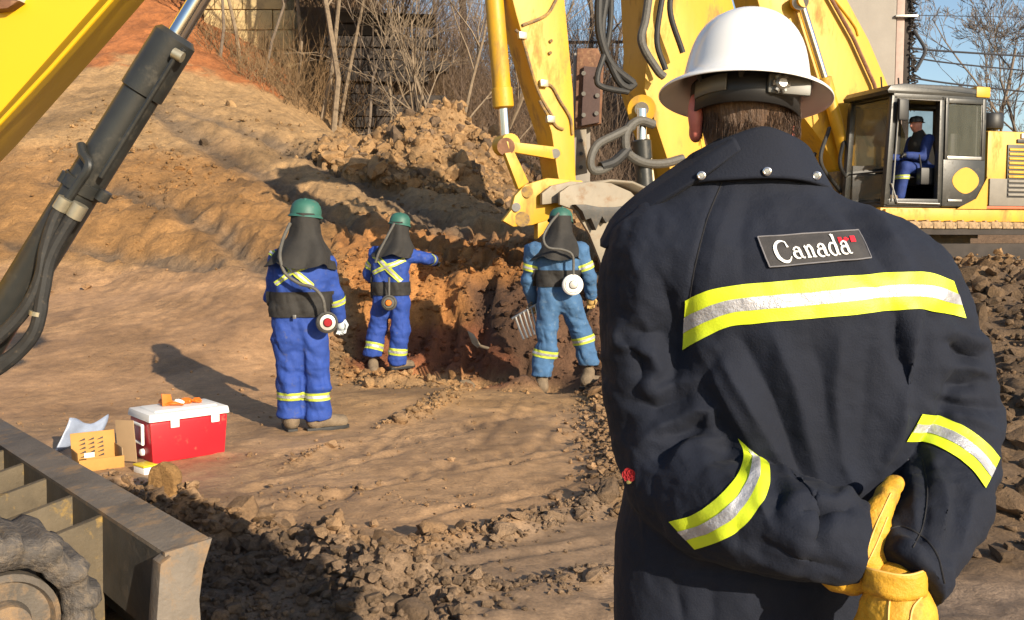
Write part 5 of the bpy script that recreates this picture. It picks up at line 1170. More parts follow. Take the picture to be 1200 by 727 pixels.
def torso(x, y, z):
    cx = np.interp(z, rz, rcx); hw = np.interp(z, rz, rhw); cy = np.interp(z, rz, rcy); hd = np.interp(z, rz, rhd)
    e = 2.5
    k = (np.abs((x - cx) / hw) ** e + np.abs((y - cy) / hd) ** e) ** (1 / e)
    d = (k - 1) * hd
    return np.maximum(np.maximum(d, z - rz[-1]), rz[0] - z)
def pxchain(L): return [P(a, b, c) for a, b, c, r in L], [S(r, c) for a, b, c, r in L]
LS = [(800, 262, 1.75, 42), (778, 296, 1.745, 58), (768, 340, 1.75, 60), (764, 400, 1.755, 57), (768, 460, 1.75, 56), (780, 515, 1.73, 60), (800, 560, 1.69, 64), (836, 590, 1.62, 63), (880, 604, 1.555, 60), (930, 618, 1.515, 55), (975, 630, 1.50, 50), (1030, 642, 1.495, 48)]
RS_ = [(1020, 296, 1.74, 46), (1056, 332, 1.735, 51), (1082, 380, 1.735, 52), (1102, 430, 1.73, 53), (1112, 490, 1.71, 54), (1114, 545, 1.66, 52), (1108, 590, 1.59, 47), (1090, 630, 1.52, 44), (1068, 668, 1.475, 44), (1050, 705, 1.455, 44)]
lp, lr = pxchain(LS); rp, rr = pxchain(RS_)
lc0, lc1 = P(975, 630, 1.50), P(1012, 638, 1.49); ln = nrm(lc1 - lc0)
rc0, rc1 = P(1090, 632, 1.52), P(1062, 682, 1.465); rn = nrm(rc1 - rc0)
lsl, rsl = chain(lp, lr, .03), chain(rp, rr, .03)
def jacket_sdf(x, y, z):
    t = torso(x, y, z)
    l = np.maximum(lsl(x, y, z), (x - lc1[0]) * ln[0] + (y - lc1[1]) * ln[1] + (z - lc1[2]) * ln[2])
    r = np.maximum(rsl(x, y, z), (x - rc1[0]) * rn[0] + (y - rc1[1]) * rn[1] + (z - rc1[2]) * rn[2])
    kk = .010 + .05 * sstep(1.18, 1.42, z)                # shoulders blend, forearms stay separate
    d = smin(t, l, kk); d = smin(d, r, kk)
    return d
JV, JQ = sdf_mesh(jacket_sdf, (.10, 1.38, .70), (.98, 1.95, 1.66), .0044)
JV = relax(JV, JQ, 2)
# --- folds, sculpted along the surface (pixel polyline of the fold, width px, height mm; negative = valley)
FOLDS = [
 # yoke / upper back
 ([(846, 216), (828, 256), (814, 310), (806, 360), (800, 412)], 4, -4.0), ([(838, 230), (820, 270), (806, 330)], 9, 2.5), ([(858, 225), (838, 290), (828, 340)], 12, 3.5),
 ([(880, 225), (868, 270), (872, 330)], 14, -3), ([(905, 230), (915, 265)], 12, 2), 
 ([(975, 232), (1010, 265), (1042, 318)], 13, -9), ([(990, 222), (1035, 262), (1068, 318)], 12, 5), ([(955, 240), (985, 268), (1015, 315)], 12, 5), ([(1000, 330), (1040, 345), (1050, 385)], 9, -4),
 # lower back drape
 ([(838, 410), (872, 470), (905, 530), (930, 580)], 14, 9), ([(870, 400), (908, 470), (932, 540), (945, 580)], 16, -10), ([(905, 392), (930, 450), (948, 520), (962, 575)], 12, 6),
 ([(950, 392), (965, 440), (972, 500)], 16, -5), ([(985, 400), (978, 460), (985, 540), (1000, 572)], 10, 5.5), ([(1020, 400), (1015, 470), (1008, 540)], 18, -5),
 ([(1052, 372), (1055, 420), (1066, 446)], 9, -13), ([(1078, 368), (1070, 410), (1064, 455), (1050, 510), (1030, 550)], 8, 9), ([(1094, 372), (1086, 420), (1070, 480)], 9, -9), ([(1116, 380), (1104, 430), (1085, 490)], 10, 6),
 ([(840, 420), (820, 450), (850, 520), (868, 540)], 15, -8), ([(820, 412), (850, 470), (880, 520)], 9, 4),
 ([(930, 585), (975, 590), (1005, 572), (1016, 562)], 9, 7), ([(945, 600), (990, 598)], 8, -9),
 # left sleeve
 ([(742, 296), (752, 330), (748, 370)], 12, 5), ([(722, 310), (726, 360)], 9, -3), ([(775, 330), (786, 370), (792, 410)], 10, -7),
 ([(742, 374), (724, 388), (724, 402), (744, 408), (764, 414), (772, 434), (760, 448)], 7, 8), ([(732, 400), (750, 424), (752, 446), (744, 456)], 8, -7), ([(752, 390), (776, 392), (788, 420), (790, 444)], 8, -8),
 ([(752, 450), (770, 458), (800, 448), (812, 446)], 8, 7), ([(744, 470), (770, 478), (800, 468)], 8, -7), ([(776, 500), (796, 492), (816, 480), (832, 482), (828, 496)], 6, 8), ([(784, 508), (806, 504), (822, 496)], 6, -7),
 ([(744, 530), (766, 506), (790, 492)], 9, 5), ([(760, 540), (790, 520), (820, 506), (838, 506)], 8, -8), ([(784, 545), (810, 522), (838, 514), (852, 520)], 8, 8), ([(835, 540), (850, 530), (858, 512)], 7, -7), ([(748, 545), (744, 600), (752, 660)], 10, -3),
 ([(742, 560), (752, 620), (758, 690)], 7, 2.5),
 # left forearm
 ([(905, 555), (915, 580), (908, 600)], 9, -8), ([(890, 555), (892, 590), (905, 620)], 9, 6), ([(930, 560), (950, 590), (945, 625), (935, 650)], 10, 7), ([(955, 585), (960, 605), (952, 630)], 8, -8), ([(985, 592), (978, 615), (968, 640)], 10, 4), ([(900, 640), (940, 655), (985, 668)], 10, -5), ([(860, 640), (900, 662), (950, 672)], 8, 4),
 # right sleeve
 ([(1112, 402), (1128, 416), (1144, 418)], 7, -11), ([(1120, 388), (1140, 400), (1158, 404)], 7, 7), ([(1108, 430), (1130, 430), (1156, 438)], 7, 7), ([(1112, 452), (1136, 452), (1150, 444)], 6, -8), ([(1096, 470), (1128, 476), (1168, 480)], 10, -8), ([(1104, 462), (1140, 466)], 6, 5), ([(1130, 340), (1120, 368), (1126, 390)], 9, -5), ([(1110, 330), (1100, 360)], 9, 4), ([(1088, 480), (1130, 488), (1172, 506)], 7, 6),
 ([(1082, 540), (1086, 580), (1082, 620), (1074, 640)], 4, -4), ([(1096, 545), (1112, 590), (1108, 640)], 9, 6), ([(1120, 560), (1126, 600), (1116, 650)], 12, -8), ([(1066, 540), (1074, 575), (1072, 610)], 10, 5), ([(1056, 615), (1080, 628), (1098, 650), (1106, 680)], 5, -5), ([(1050, 628), (1072, 640), (1088, 662)], 9, 5), ([(1142, 580), (1134, 620), (1128, 660)], 8, 4),
 # skirt
 ([(800, 668), (880, 672), (960, 688)], 5, -4), ([(792, 690), (800, 727)], 6, -4), ([(870, 660), (880, 727)], 22, 4), ([(835, 690), (836, 727)], 10, -4),
]
JV = fold_apply(JV, JQ, FOLDS, 2.0)
N_ = vnormals(JV, JQ)
wr = np.abs(fbm(JV[:, 0] * 9, JV[:, 1] * 9, JV[:, 2] * 5, 3)); sl = sstep(.0, .03, torso(JV[:, 0], JV[:, 1], JV[:, 2]))
JV = JV + N_ * ((.0035 + .0045 * sl) * (wr - .3) + (.0014 + .0034 * sl) * (.35 - np.abs(fbm(JV[:, 0] * 17 + JV[:, 2] * 8, JV[:, 1] * 15, JV[:, 2] * 22, 3))) + .0010 * fbm(JV[:, 0] * 60, JV[:, 1] * 60, JV[:, 2] * 60, 2))[:, None]
JV = relax(JV, JQ, 1, .35)
jacket = mesh_q('jacket', JV, JQ, MT['navy'], man)
BV = BVHTree.FromPolygons([Vector(v) for v in JV], [tuple(q) for q in JQ.tolist()])
CAMV = Vector((0, 0, CAMZ))
def drape(px, py, off):
    """point lying on the jacket where the sight line meets it, lifted off by `off` metres"""
    d = Vector(ray(px, py)).normalized(); h = BV.ray_cast(CAMV, d)
    if h[0] is None:
        q, n, _, _ = BV.find_nearest(CAMV + d * 1.7); return np.array(q + n * off)
    return np.array(h[0] + h[1] * off)
def resample(pl, n):
    pl = np.array(pl, float); c = np.concatenate([[0], np.cumsum(np.hypot(*np.diff(pl, axis=0).T))]); t = np.linspace(0, c[-1], n)
    return np.stack([np.interp(t, c, pl[:, 0]), np.interp(t, c, pl[:, 1])], 1)
def strip(name, top, bot, v0, v1, m, off, parent, nu=70, nv=8, smooth_it=1):
    a = resample(top, nu); b = resample(bot, nu); V = []
    for i in range(nu):
        for j in range(nv):
            v = v0 + (v1 - v0) * j / (nv - 1); p = a[i] * (1 - v) + b[i] * v; V.append(drape(p[0], p[1], off))
    V = np.array(V).reshape(nu, nv, 3)
    for _ in range(smooth_it):                             # stiffer than the cloth below
        V[1:-1] = .5 * V[1:-1] + .25 * (V[:-2] + V[2:])
    V = V.reshape(-1, 3); I = np.arange(nu * nv).reshape(nu, nv)
    Q = np.stack([I[:-1, :-1], I[:-1, 1:], I[1:, 1:], I[1:, :-1]], -1).reshape(-1, 4)
    return mesh_q(name, V, Q[:, ::-1], m, parent)
def sm(pl, n=6): return [tuple(q) for q in spline(pl, n)]
TP = {'back': (sm([(803, 352), (835, 339), (880, 333), (930, 329), (1000, 323), (1050, 320), (1088, 320), (1116, 330)]), sm([(801, 410), (850, 384), (885, 379), (930, 375), (1000, 369), (1050, 363), (1090, 364), (1131, 373)])),
      'left': (sm([(866, 513), (872, 530), (868, 552), (846, 580), (816, 602), (785, 611)]), sm([(901, 545), (900, 572), (888, 598), (868, 620), (842, 635), (815, 643)])),
      'right': (sm([(1080, 485), (1100, 487), (1130, 500), (1155, 519), (1170, 537)]), sm([(1061, 517), (1085, 519), (1115, 533), (1138, 551), (1154, 573)]))}
for kx, (a, b) in TP.items():
    t = strip('reflective_tape', a, b, 0, 1, MT['tapeY'], .0030, jacket, 90 if kx == 'back' else 50, 10)
    strip('silver_band', a, b, .34, .66, MT['tapeS'], .0042, jacket, 90 if kx == 'back' else 50, 6)
# --- patch with lettering
c0, c1, c2, c3 = (np.array(q, float) for q in ((887, 279.5), (1004.5, 271.5), (1018.5, 303.5), (901.5, 314)))
def pq(u, v): return (c0 * (1 - u) + c1 * u) * (1 - v) + (c3 * (1 - u) + c2 * u) * v
patch_t = [tuple(pq(u, 0)) for u in np.linspace(0, 1, 6)]; patch_b = [tuple(pq(u, 1)) for u in np.linspace(0, 1, 6)]
pt = strip('name_patch', patch_t, patch_b, 0, 1, MT['patch'], .0040, jacket, 40, 14, 2)
for u0, v0, u1, v1 in ((0, 0, 1, 0), (1, 0, 1, 1), (1, 1, 0, 1), (0, 1, 0, 0)):
    pts = [drape(*pq(u0 + (u1 - u0) * t, v0 + (v1 - v0) * t), .0046) for t in np.linspace(0, 1, 24)]
    MB().tube(pts, .0012, 6).build('patch_border', MT['patchedge'], jacket)
def letter_pt(x, y):
    """x: advance along the word (0..1), y: height above baseline in cap heights"""
    base = np.array([911.5, 307.0]) * (1 - x) + np.array([1001.5, 297.6]) * x
    return base + np.array([-8.2, -21.5]) * y
def ribbon(bm, pts):
    pts = np.array(pts, float)
    if len(pts) < 8: tq = np.linspace(0, len(pts) - 1, 12); pts = np.stack([np.interp(tq, range(len(pts)), pts[:, c]) for c in range(3)], 1)
    prev = None
    sx = 90.0; asp = 22.0
    for i, p in enumerate(pts):
        q = pts[min(i + 1, len(pts) - 1)][:2] - pts[max(i - 1, 0)][:2]; d = np.array([q[0] * sx, q[1] * asp]); d /= np.hypot(*d) + 1e-9
        nx_ = np.array([-d[1] / sx, d[0] / asp]) * p[2] * .40
        a = bm.verts.new(tuple(drape(*letter_pt(*(p[:2] + nx_)), .0060))); b = bm.verts.new(tuple(drape(*letter_pt(*(p[:2] - nx_)), .0060)))
        if prev: bm.faces.new([prev[0], prev[1], b, a])
        prev = (a, b)
def arc(cx, cy, rx, ry, a0, a1, w0, w1, n=16, thick=None):
    out = []
    for t in np.linspace(0, 1, n):
        a = R(a0 + (a1 - a0) * t); wd = w0 + (w1 - w0) * math.sin(math.pi * t); out.append((cx + rx * math.cos(a), cy + ry * math.sin(a), wd))
    return out
def L_C(x, s):
    return [arc(x + .105, .44, .095, .54, 50, 325, 1.3, 5.0, 26), [(x + .158, .93, 1.2), (x + .172, .64, 3.2)]]
def L_a(x):
    return [arc(x + .052, .20, .045, .20, 60, 300, 1.6, 3.6, 18), [(x + .018, .47, 3.2), (x + .035, .58, 2.2), (x + .062, .62, 2.4), (x + .088, .56, 3.2), (x + .093, .42, 3.8), (x + .094, .15, 3.8), (x + .100, .04, 3.0), (x + .118, .00, 1.8), (x + .130, .05, 1.4)],
            [(x + .05, .37, 1.2), (x + .092, .36, 1.4)]]
def L_n(x):
    return [[(x + .028, .0, 3.8), (x + .028, .60, 3.8)], [(x + .004, .57, 1.6), (x + .028, .62, 2.2)], [(x + .004, .02, 1.9), (x + .056, .02, 1.9)], [(x + .030, .46, 1.4), (x + .055, .60, 2.4), (x + .082, .60, 3.0), (x + .098, .46, 3.8), (x + .098, .02, 3.8)], [(x + .074, .02, 1.9), (x + .126, .02, 1.9)]]
def L_d(x):
    return [arc(x + .055, .29, .048, .30, 55, 305, 1.6, 3.8, 20), [(x + .098, 1.04, 3.8), (x + .098, .04, 3.8)], [(x + .070, 1.02, 1.8), (x + .098, 1.05, 2.0)], [(x + .098, .03, 2.0), (x + .128, .03, 1.6)]]
lx = 0.0
for ch, adv in (('C', .215), ('a', .145), ('n', .150), ('a', .145), ('d', .150), ('a', .14)):
    bm = bmesh.new()
    for st in (L_C(lx, 1) if ch == 'C' else {'a': L_a, 'n': L_n, 'd': L_d}[ch](lx)): ribbon(bm, st)
    bmobj('letter', bm, MT['whitethread'], jacket, False); lx += adv * 1.04
def flagpt(u, v): return np.array([980.5, 280.5]) + u * np.array([18.0, -1.6]) + v * np.array([2.4, 6.6])
bm = bmesh.new()
for u0, u1 in ((0, .24), (.76, 1)):
    g = [[bm.verts.new(tuple(drape(*flagpt(u, v), .0053))) for u, v in ((u0, 0), (u1, 0), (u1, 1), (u0, 1))]]
    bm.faces.new(g[0])
leaf = [(.5, .02), (.55, .2), (.62, .15), (.6, .42), (.68, .36), (.70, .5), (.60, .72), (.52, .72), (.515, .98), (.485, .98), (.48, .72), (.40, .72), (.30, .5), (.32, .36), (.40, .42), (.38, .15), (.45, .2)]
bm.faces.new([bm.verts.new(tuple(drape(*flagpt(u, v), .0053))) for u, v in leaf])
bmobj('flag_emblem', bm, MT['redprint'], jacket, False)
# stitched seams
for pl in ([(846, 214), (829, 256), (815, 310), (807, 360), (801, 412)], [(1081, 538), (1087, 575), (1082, 615), (1070, 642)], [(1030, 628), (1054, 617), (1080, 628), (1098, 650), (1107, 684)], [(858, 209), (899, 208), (955, 212)]):
    MB().tube([drape(*q, .0004) for q in resample(sm(pl), 40)], .0014, 5).build('seam', MT['seam'], jacket)
# poppy pinned on the side
pc = drape(741, 557, .006); pn = nrm(np.array([-.45, -.85, .1])); bm = MB()
for k in range(5):
    a = 2 * math.pi * k / 5; u = nrm(np.cross(pn, [0, 0, 1])); v = np.cross(u, pn); c = pc + (u * math.cos(a) + v * math.sin(a)) * .0052
    bm.lathe(c, pn, [(0, .001), (.005, .0022), (.0075, .004), (.0070, .003), (0, 0)], 10)
pop = bm.build('poppy_pin', MT['redcloth'], jacket); MB().lathe(pc - np.array([0, 0, .012]), pn, [(.0035, 0), (.003, .007), (0, .008)], 10).build('poppy_leaf', MT['greencen'], jacket)
# --- collar: a stand-up band with a folded wing over the left shoulder
def sheet(name, rows, th, m, parent, n=40):
    """rows: list of polylines (bottom..top) of 3d points; thickness th"""
    Rw = [np.array(spline(r, 8)) for r in rows]; k = len(Rw[0]); rows_ = []
    A = np.array(Rw); nr = 8; t = np.linspace(0, len(Rw) - 1, nr * (len(Rw) - 1) + 1); G_ = np.stack([np.array([np.interp(t, range(len(Rw)), A[:, i, c]) for c in range(3)]).T for i in range(k)], 1)
    nr = G_.shape[0]; V = G_.reshape(-1, 3); I = np.arange(nr * k).reshape(nr, k); Q = np.stack([I[:-1, :-1], I[:-1, 1:], I[1:, 1:], I[1:, :-1]], -1).reshape(-1, 4)
    o = mesh_q(name, V, Q, m, parent); md = o.modifiers.new('s', 'SOLIDIFY'); md.thickness = th; md.offset = 0
    return o
bot = [P(790, 232, 1.78), P(800, 222, 1.70), P(822, 214, 1.668), P(858, 211, 1.652), P(899, 209, 1.648), P(935, 211, 1.655), P(960, 217, 1.68), P(974, 224, 1.74), P(972, 225, 1.80)]
mid = [P(800, 205, 1.80), P(806, 196, 1.71), P(828, 188, 1.676), P(862, 181, 1.660), P(898, 178, 1.656), P(930, 182, 1.664), P(952, 192, 1.69), P(962, 202, 1.745), P(962, 206, 1.80)]
top = [P(806, 188, 1.80), P(812, 182, 1.72), P(836, 170, 1.685), P(866, 157, 1.670), P(894, 149, 1.664), P(922, 158, 1.672), P(944, 172, 1.70), P(952, 186, 1.75), P(952, 192, 1.80)]
col = sheet('collar', [bot, mid, top], .009, MT['navy'], man)
wing_lo = [P(868, 176, 1.655), P(835, 200, 1.655), P(800, 222, 1.668), P(765, 243, 1.69), P(735, 265, 1.715), P(713, 292, 1.74)]
wing_md = [P(862, 164, 1.660), P(828, 186, 1.665), P(790, 210, 1.69), P(752, 236, 1.72), P(724, 262, 1.74), P(706, 290, 1.755)]
wing_hi = [P(852, 161, 1.70), P(815, 182, 1.72), P(780, 206, 1.75), P(745, 232, 1.77), P(720, 256, 1.785), P(706, 282, 1.79)]
sheet('collar_wing', [wing_lo, wing_md, wing_hi], .010, MT['navy'], man)
for px, py in ((822, 206), (899, 201), (957, 206)):
    d = ray(px, py); Yc = {822: 1.652, 899: 1.640, 957: 1.665}[px]; c = P(px, py, Yc)
    MB().lathe(c, -nrm(d), [(.0072, -.004), (.0072, .0015), (.005, .003), (.0042, .0018), (0, .002)], 20).build('snap_button', MT['tin'], man)
# --- head, neck (body, one mesh with the trunk core and legs)
hc = P(874, 118, 1.76)
def bodysdf():
    fs = [ell(hc, (.078, .098, .118)), ell(hc + np.array([0, .03, -.06]), (.058, .075, .075)), cone(hc + np.array([.004, -.012, -.06]), P(888, 225, 1.76), .060, .066),
          cone(P(888, 225, 1.76), P(900, 400, 1.75), .08, .12), cone(P(900, 400, 1.75), P(890, 660, 1.76), .12, .13),
          cone(P(890, 660, 1.76) + np.array([-.09, 0, 0]), (.33, 1.76, .48), .085, .065), cone((.33, 1.76, .48), (.31, 1.74, .09), .06, .045),
          cone(P(890, 660, 1.76) + np.array([.09, 0, 0]), (.56, 1.77, .48), .085, .065), cone((.56, 1.77, .48), (.58, 1.76, .09), .06, .045),
          cone(hc + np.array([0, .095, -.005]), hc + np.array([0, .118, -.03]), .010, .016)]
    return union(fs, .03)
BVv, BQ = sdf_mesh(bodysdf(), (.2, 1.55, .05), (.85, 1.98, 1.92), .012); BVv = relax(BVv, BQ, 2)
body = mesh_q('body', BVv, BQ, MT['skin'], man)
# ears
MT['earskin'] = mat('reddened_skin', (.50, .15, .12), .5, var=.12, scale=40)
for sx in (-1, 1):
    ec = hc + np.array([sx * (.090 if sx < 0 else .082), -.012 if sx < 0 else .030, -.030]); f = union([ell(ec, (.012, .024, .036)), ell(ec + np.array([sx * .008, -.014, .006]), (.009, .010, .030)), ell(ec + np.array([0, 0, -.030]), (.011, .014, .014))], .008)
    v, q = sdf_mesh(f, ec - .05, ec + .05, .003); mesh_q('ear', relax(v, q, 2), q, MT['earskin'], body)
# hair
f = lambda x, y, z: np.maximum(np.maximum(union([ell(hc + np.array([0, -.006, .004]), (.084, .102, .122)), cone(hc + np.array([.004, -.020, -.065]), hc + np.array([.006, -.018, -.10]), .061, .058)], .03)(x, y, z) + .003 * fbm(x * 60, y * 60, z * 9, 2), y - (hc[1] + .045) - .0 * z), (hc[2] - .108) - z)
v, q = sdf_mesh(f, hc - np.array([.11, .14, .14]), hc + np.array([.11, .10, .14]), .0038); hair = mesh_q('hair', v, q, MT['hair'], man)
# hair strands at the nape for a soft edge
bm = MB(); rr_ = random.Random(3)
for i in range(900):
    a = rr_.uniform(-2.0, 2.0); zz = rr_.uniform(-.085, -.012); r_ = .066 if zz < -.055 else .083
    p0 = hc + np.array([.004 + math.sin(a) * (r_ - .0005), -.012 - math.cos(a) * (r_ + .002), zz]); dn = np.array([math.sin(a) * .002 + rr_.uniform(-.004, .004), -math.cos(a) * .002, -.016 - rr_.random() * .016])
    p1 = p0 + dn * .5 + np.array([math.sin(a), -math.cos(a), 0]) * .0025; p2 = p0 + dn
    if i % 1 == 0: bm.tube([p0, p1, p2], [.0007, .0006, .0002], 3, False)
bm.build('nape_hair', MT['hair'], man)
# --- hard hat
hh = thing('hx', '', '', (0, 0, 0)); bpy.data.objects.remove(hh)
HC = P(873, 108, 1.755)                                   # centre of the brim plane
ty, tx = R(8.5), R(5)                                      # tipped: back edge up, right side down
hz = nrm(np.array([math.sin(tx), math.sin(ty), 1.0])); hxv = nrm(np.cross([0, 1, 0], hz)); hyv = np.cross(hz, hxv)
def hp(x, y, z): return HC + hxv * x + hyv * y + hz * z
prof = [(.151, -.014), (.150, -.010), (.146, -.006), (.136, .000), (.126, .006), (.118, .014), (.1135, .026), (.111, .045), (.104, .075), (.092, .100), (.074, .121), (.050, .136), (.025, .1435), (0, .145)]
seg = 96; V = []; Fc = []
for r_, z_ in prof:
    for k in range(seg):
        a = 2 * math.pi * k / seg; ex = 1.0 if r_ > .13 else .95
        rib = .004 * max(0, 1 - abs(r_ - .06) / .06) * math.exp(-(math.sin(a) * r_ / .010) ** 2) if z_ > .05 else 0
        V.append(hp(r_ * math.cos(a) * ex, r_ * math.sin(a) * 1.06, z_ + rib * 1.6))
for i in range(len(prof) - 1):
    for k in range(seg): Fc.append((i * seg + k, i * seg + (k + 1) % seg, (i + 1) * seg + (k + 1) % seg, (i + 1) * seg + k))
hat = mesh_q('hard_hat', V, Fc, MT['white'], man); md = hat.modifiers.new('s', 'SOLIDIFY'); md.thickness = .003; md.offset = -1
sb = hat.modifiers.new('b', 'SUBSURF'); sb.levels = 1; sb.render_levels = 1
# suspension: headband, ratchet and knob
def band(name, z0, z1, rx, ry, a0, a1, m, th, parent):
    n_ = 40; V = []; 
    for k in range(n_):
        a = R(a0 + (a1 - a0) * k / (n_ - 1))
        for z_ in (z0, z1): V.append(hp(rx * math.cos(a), ry * math.sin(a), z_))
    Q_ = [(2 * k, 2 * k + 2, 2 * k + 3, 2 * k + 1) for k in range(n_ - 1)]
    o = mesh_q(name, V, Q_, m, parent); md = o.modifiers.new('s', 'SOLIDIFY'); md.thickness = th; md.offset = 1; return o
MT['hatgrey'] = mat('grey_plastic', (.14, .135, .12), .45, var=.1)
band('headband', -.050, .006, .090, .110, 150, 390, MT['black'], .004, hat)
band('sweat_pad', -.030, -.002, .095, .115, 196, 236, MT['hatgrey'], .003, hat)
kc = hp(.030, -.122, -.020); kn = nrm(-hyv + .15 * hxv - .05 * hz)
MB().box(hp(.010, -.120, -.036), hxv * .072, hyv * .008, hz * .034, .006).build('ratchet_housing', MT['hatgrey'], hat)
bm = MB()
for k in range(6):
    a = 2 * math.pi * k / 6; u = nrm(np.cross(kn, hz)); v = np.cross(u, kn); bm.tube([kc, kc + (u * math.cos(a) + v * math.sin(a)) * .015], [.007, .005], 8)
bm.lathe(kc, kn, [(.010, -.006), (.011, .006), (.007, .010), (0, .010)], 18).build('ratchet_knob', MT['steel'], hat)
for a0 in (205, 250, 292, 335):
    a = R(a0); MB().tube(spline([hp(.088 * math.cos(a), .108 * math.sin(a), -.01), hp(.100 * math.cos(a), .116 * math.sin(a), .012), hp(.085 * math.cos(a), .10 * math.sin(a), .05)], 6), .006, 6).build('suspension_strap', MT['black'], hat)
# --- trousers and boots (below the frame, but they carry the shadow)
f = union([cone(P(890, 660, 1.76) + np.array([-.09, 0, .05]), (.33, 1.76, .48), .11, .095), cone((.33, 1.76, .48), (.31, 1.76, .10), .095, .085), cone(P(890, 660, 1.76) + np.array([.09, 0, .05]), (.56, 1.77, .48), .11, .095), cone((.56, 1.77, .48), (.58, 1.76, .10), .095, .085)], .03)
v, q = sdf_mesh(f, (.15, 1.55, .02), (.80, 2.0, .98), .014); mesh_q('trousers', relax(v, q, 2), q, MT['navy'], man)
for sx in (.31, .58):
    f = union([cone((sx, 1.74, .06), (sx, 1.92, .045), .052, .045), cone((sx, 1.75, .06), (sx, 1.75, .14), .055, .06)], .03); v, q = sdf_mesh(f, (sx - .09, 1.65, -.01), (sx + .09, 2.0, .22), .01); v[:, 2] = np.maximum(v[:, 2], .0); mesh_q('boot', v, q, MT['boot'], man)
# --- gloves: palm and five bent fingers each
def glove(name, fs, lo_hi, k, seams=()):
    f = union(fs, k); lo, hi = lo_hi; v, q = sdf_mesh(f, lo, hi, .0030); v = relax(v, q, 2); n = vnormals(v, q)
    v = v + n * (.0016 * fbm(v[:, 0] * 55, v[:, 1] * 55, v[:, 2] * 55, 3) + .0022 * np.abs(fbm(v[:, 0] * 24, v[:, 1] * 24, v[:, 2] * 24, 2)))[:, None]
    o = mesh_q(name, v, q, MT['glove'], man); return o, v, q
def px3(L): return [P(a, b, c) for a, b, c in L]
# left hand gripping the right wrist: palm edge toward the camera, fingers reaching up behind the other sleeve
fs = [chain(px3([(985, 668, 1.50), (1006, 650, 1.495), (1022, 622, 1.50)]), [.036, .036, .030], .02), chain(px3([(1000, 680, 1.495), (1016, 660, 1.49)]), [.022, .026], .02)]
for pts, r_ in (([(1016, 632, 1.495), (1027, 604, 1.50), (1040, 580, 1.515), (1048, 567, 1.535)], .0172), ([(1024, 636, 1.515), (1042, 612, 1.535), (1058, 598, 1.555), (1066, 596, 1.57)], .0125),
                ([(1028, 640, 1.515), (1048, 616, 1.535), (1066, 602, 1.555), (1074, 600, 1.57)], .012), ([(1028, 648, 1.52), (1050, 632, 1.54), (1066, 624, 1.56), (1072, 624, 1.57)], .011), ([(1006, 672, 1.49), (1018, 684, 1.475), (1030, 682, 1.462), (1036, 676, 1.455)], .0135)):
    fs.append(chain(px3(pts), [r_ * 1.15, r_ * 1.05, r_, r_ * .8], .006))
glove('glove', fs, (P(960, 700, 1.50) - .05, P(1085, 545, 1.58) + .05), .008)
# right hand hanging from its cuff, back of the hand toward the camera
cuffc = [P(1056, 664, 1.470), P(1052, 690, 1.462)]
fs = [chain(px3([(1049, 690, 1.462), (1052, 720, 1.455), (1054, 745, 1.455)]), [.041, .050, .046], .02), chain(px3([(1040, 725, 1.455), (1068, 725, 1.46)]), [.036, .036], .02)]
for pts, r_ in (([(1030, 748, 1.455), (1028, 778, 1.45), (1030, 802, 1.465), (1034, 815, 1.485)], .0135), ([(1046, 752, 1.45), (1046, 786, 1.445), (1048, 812, 1.46), (1050, 826, 1.485)], .0135), ([(1062, 752, 1.452), (1064, 784, 1.447), (1066, 808, 1.462), (1067, 820, 1.485)], .013), ([(1078, 744, 1.46), (1081, 770, 1.456), (1082, 790, 1.468), (1082, 800, 1.485)], .012), ([(1022, 712, 1.46), (1014, 732, 1.47), (1014, 752, 1.485), (1018, 766, 1.50)], .014)):
    fs.append(chain(px3(pts), [r_ * 1.15, r_ * 1.05, r_, r_ * .8], .006))
g2, gv, gq = glove('glove', fs, (P(1000, 840, 1.46) - .06, P(1100, 640, 1.46) + .06), .010)
BG = BVHTree.FromPolygons([Vector(v) for v in gv], [tuple(q) for q in gq.tolist()])
MT['glovehem'] = mat('glove_stitching', (.72, .42, .10), .6)
def on_glove(px, py, off=.001):
    d = Vector(ray(px, py)).normalized(); h = BG.ray_cast(CAMV, d); return None if h[0] is None else np.array(h[0] + h[1] * off)
for pl in ([(1044, 672), (1046, 690), (1042, 708), (1041, 740)], [(1016, 690), (1030, 683), (1048, 680), (1066, 678), (1082, 682)], [(1066, 730), (1070, 712), (1080, 700)]):
    pts = [p for p in (on_glove(*q) for q in resample(sm(pl), 30)) if p is not None]
    if len(pts) > 3: MB().tube(pts, .0017, 5).build('glove_seam', MT['glovehem'], man)

# gauntlet of the right glove
cu, cv_ = P(1047, 664, 1.452), P(1049, 694, 1.450); gx = nrm(cv_ - cu); ga = np.array([1.0, 0, 0]); gb = np.cross(gx, ga); V = []; n_ = 40
for i, (t_, r_) in enumerate(((0, .0480), (.15, .0470), (.5, .0455), (.8, .0450), (1.0, .0440))):
    for j in range(n_):
        a = 2 * math.pi * j / n_; w_ = 1 + .02 * math.sin(5 * a + i); V.append(cu + (cv_ - cu) * t_ + ga * math.cos(a) * r_ * w_ + gb * math.sin(a) * r_ * .85 * w_ + np.array([0, 0, .0015 * math.sin(3 * a)]))
Q_ = [(i * n_ + j, i * n_ + (j + 1) % n_, (i + 1) * n_ + (j + 1) % n_, (i + 1) * n_ + j) for i in range(4) for j in range(n_)]
gc = mesh_q('glove_cuff', V, Q_, MT['glove'], man); md = gc.modifiers.new('s', 'SOLIDIFY'); md.thickness = .003; md.offset = 1
MB().tube([V[j] for j in range(n_)] + [V[0]], .0022, 6).build('cuff_hem', MT['glovehem'], gc)

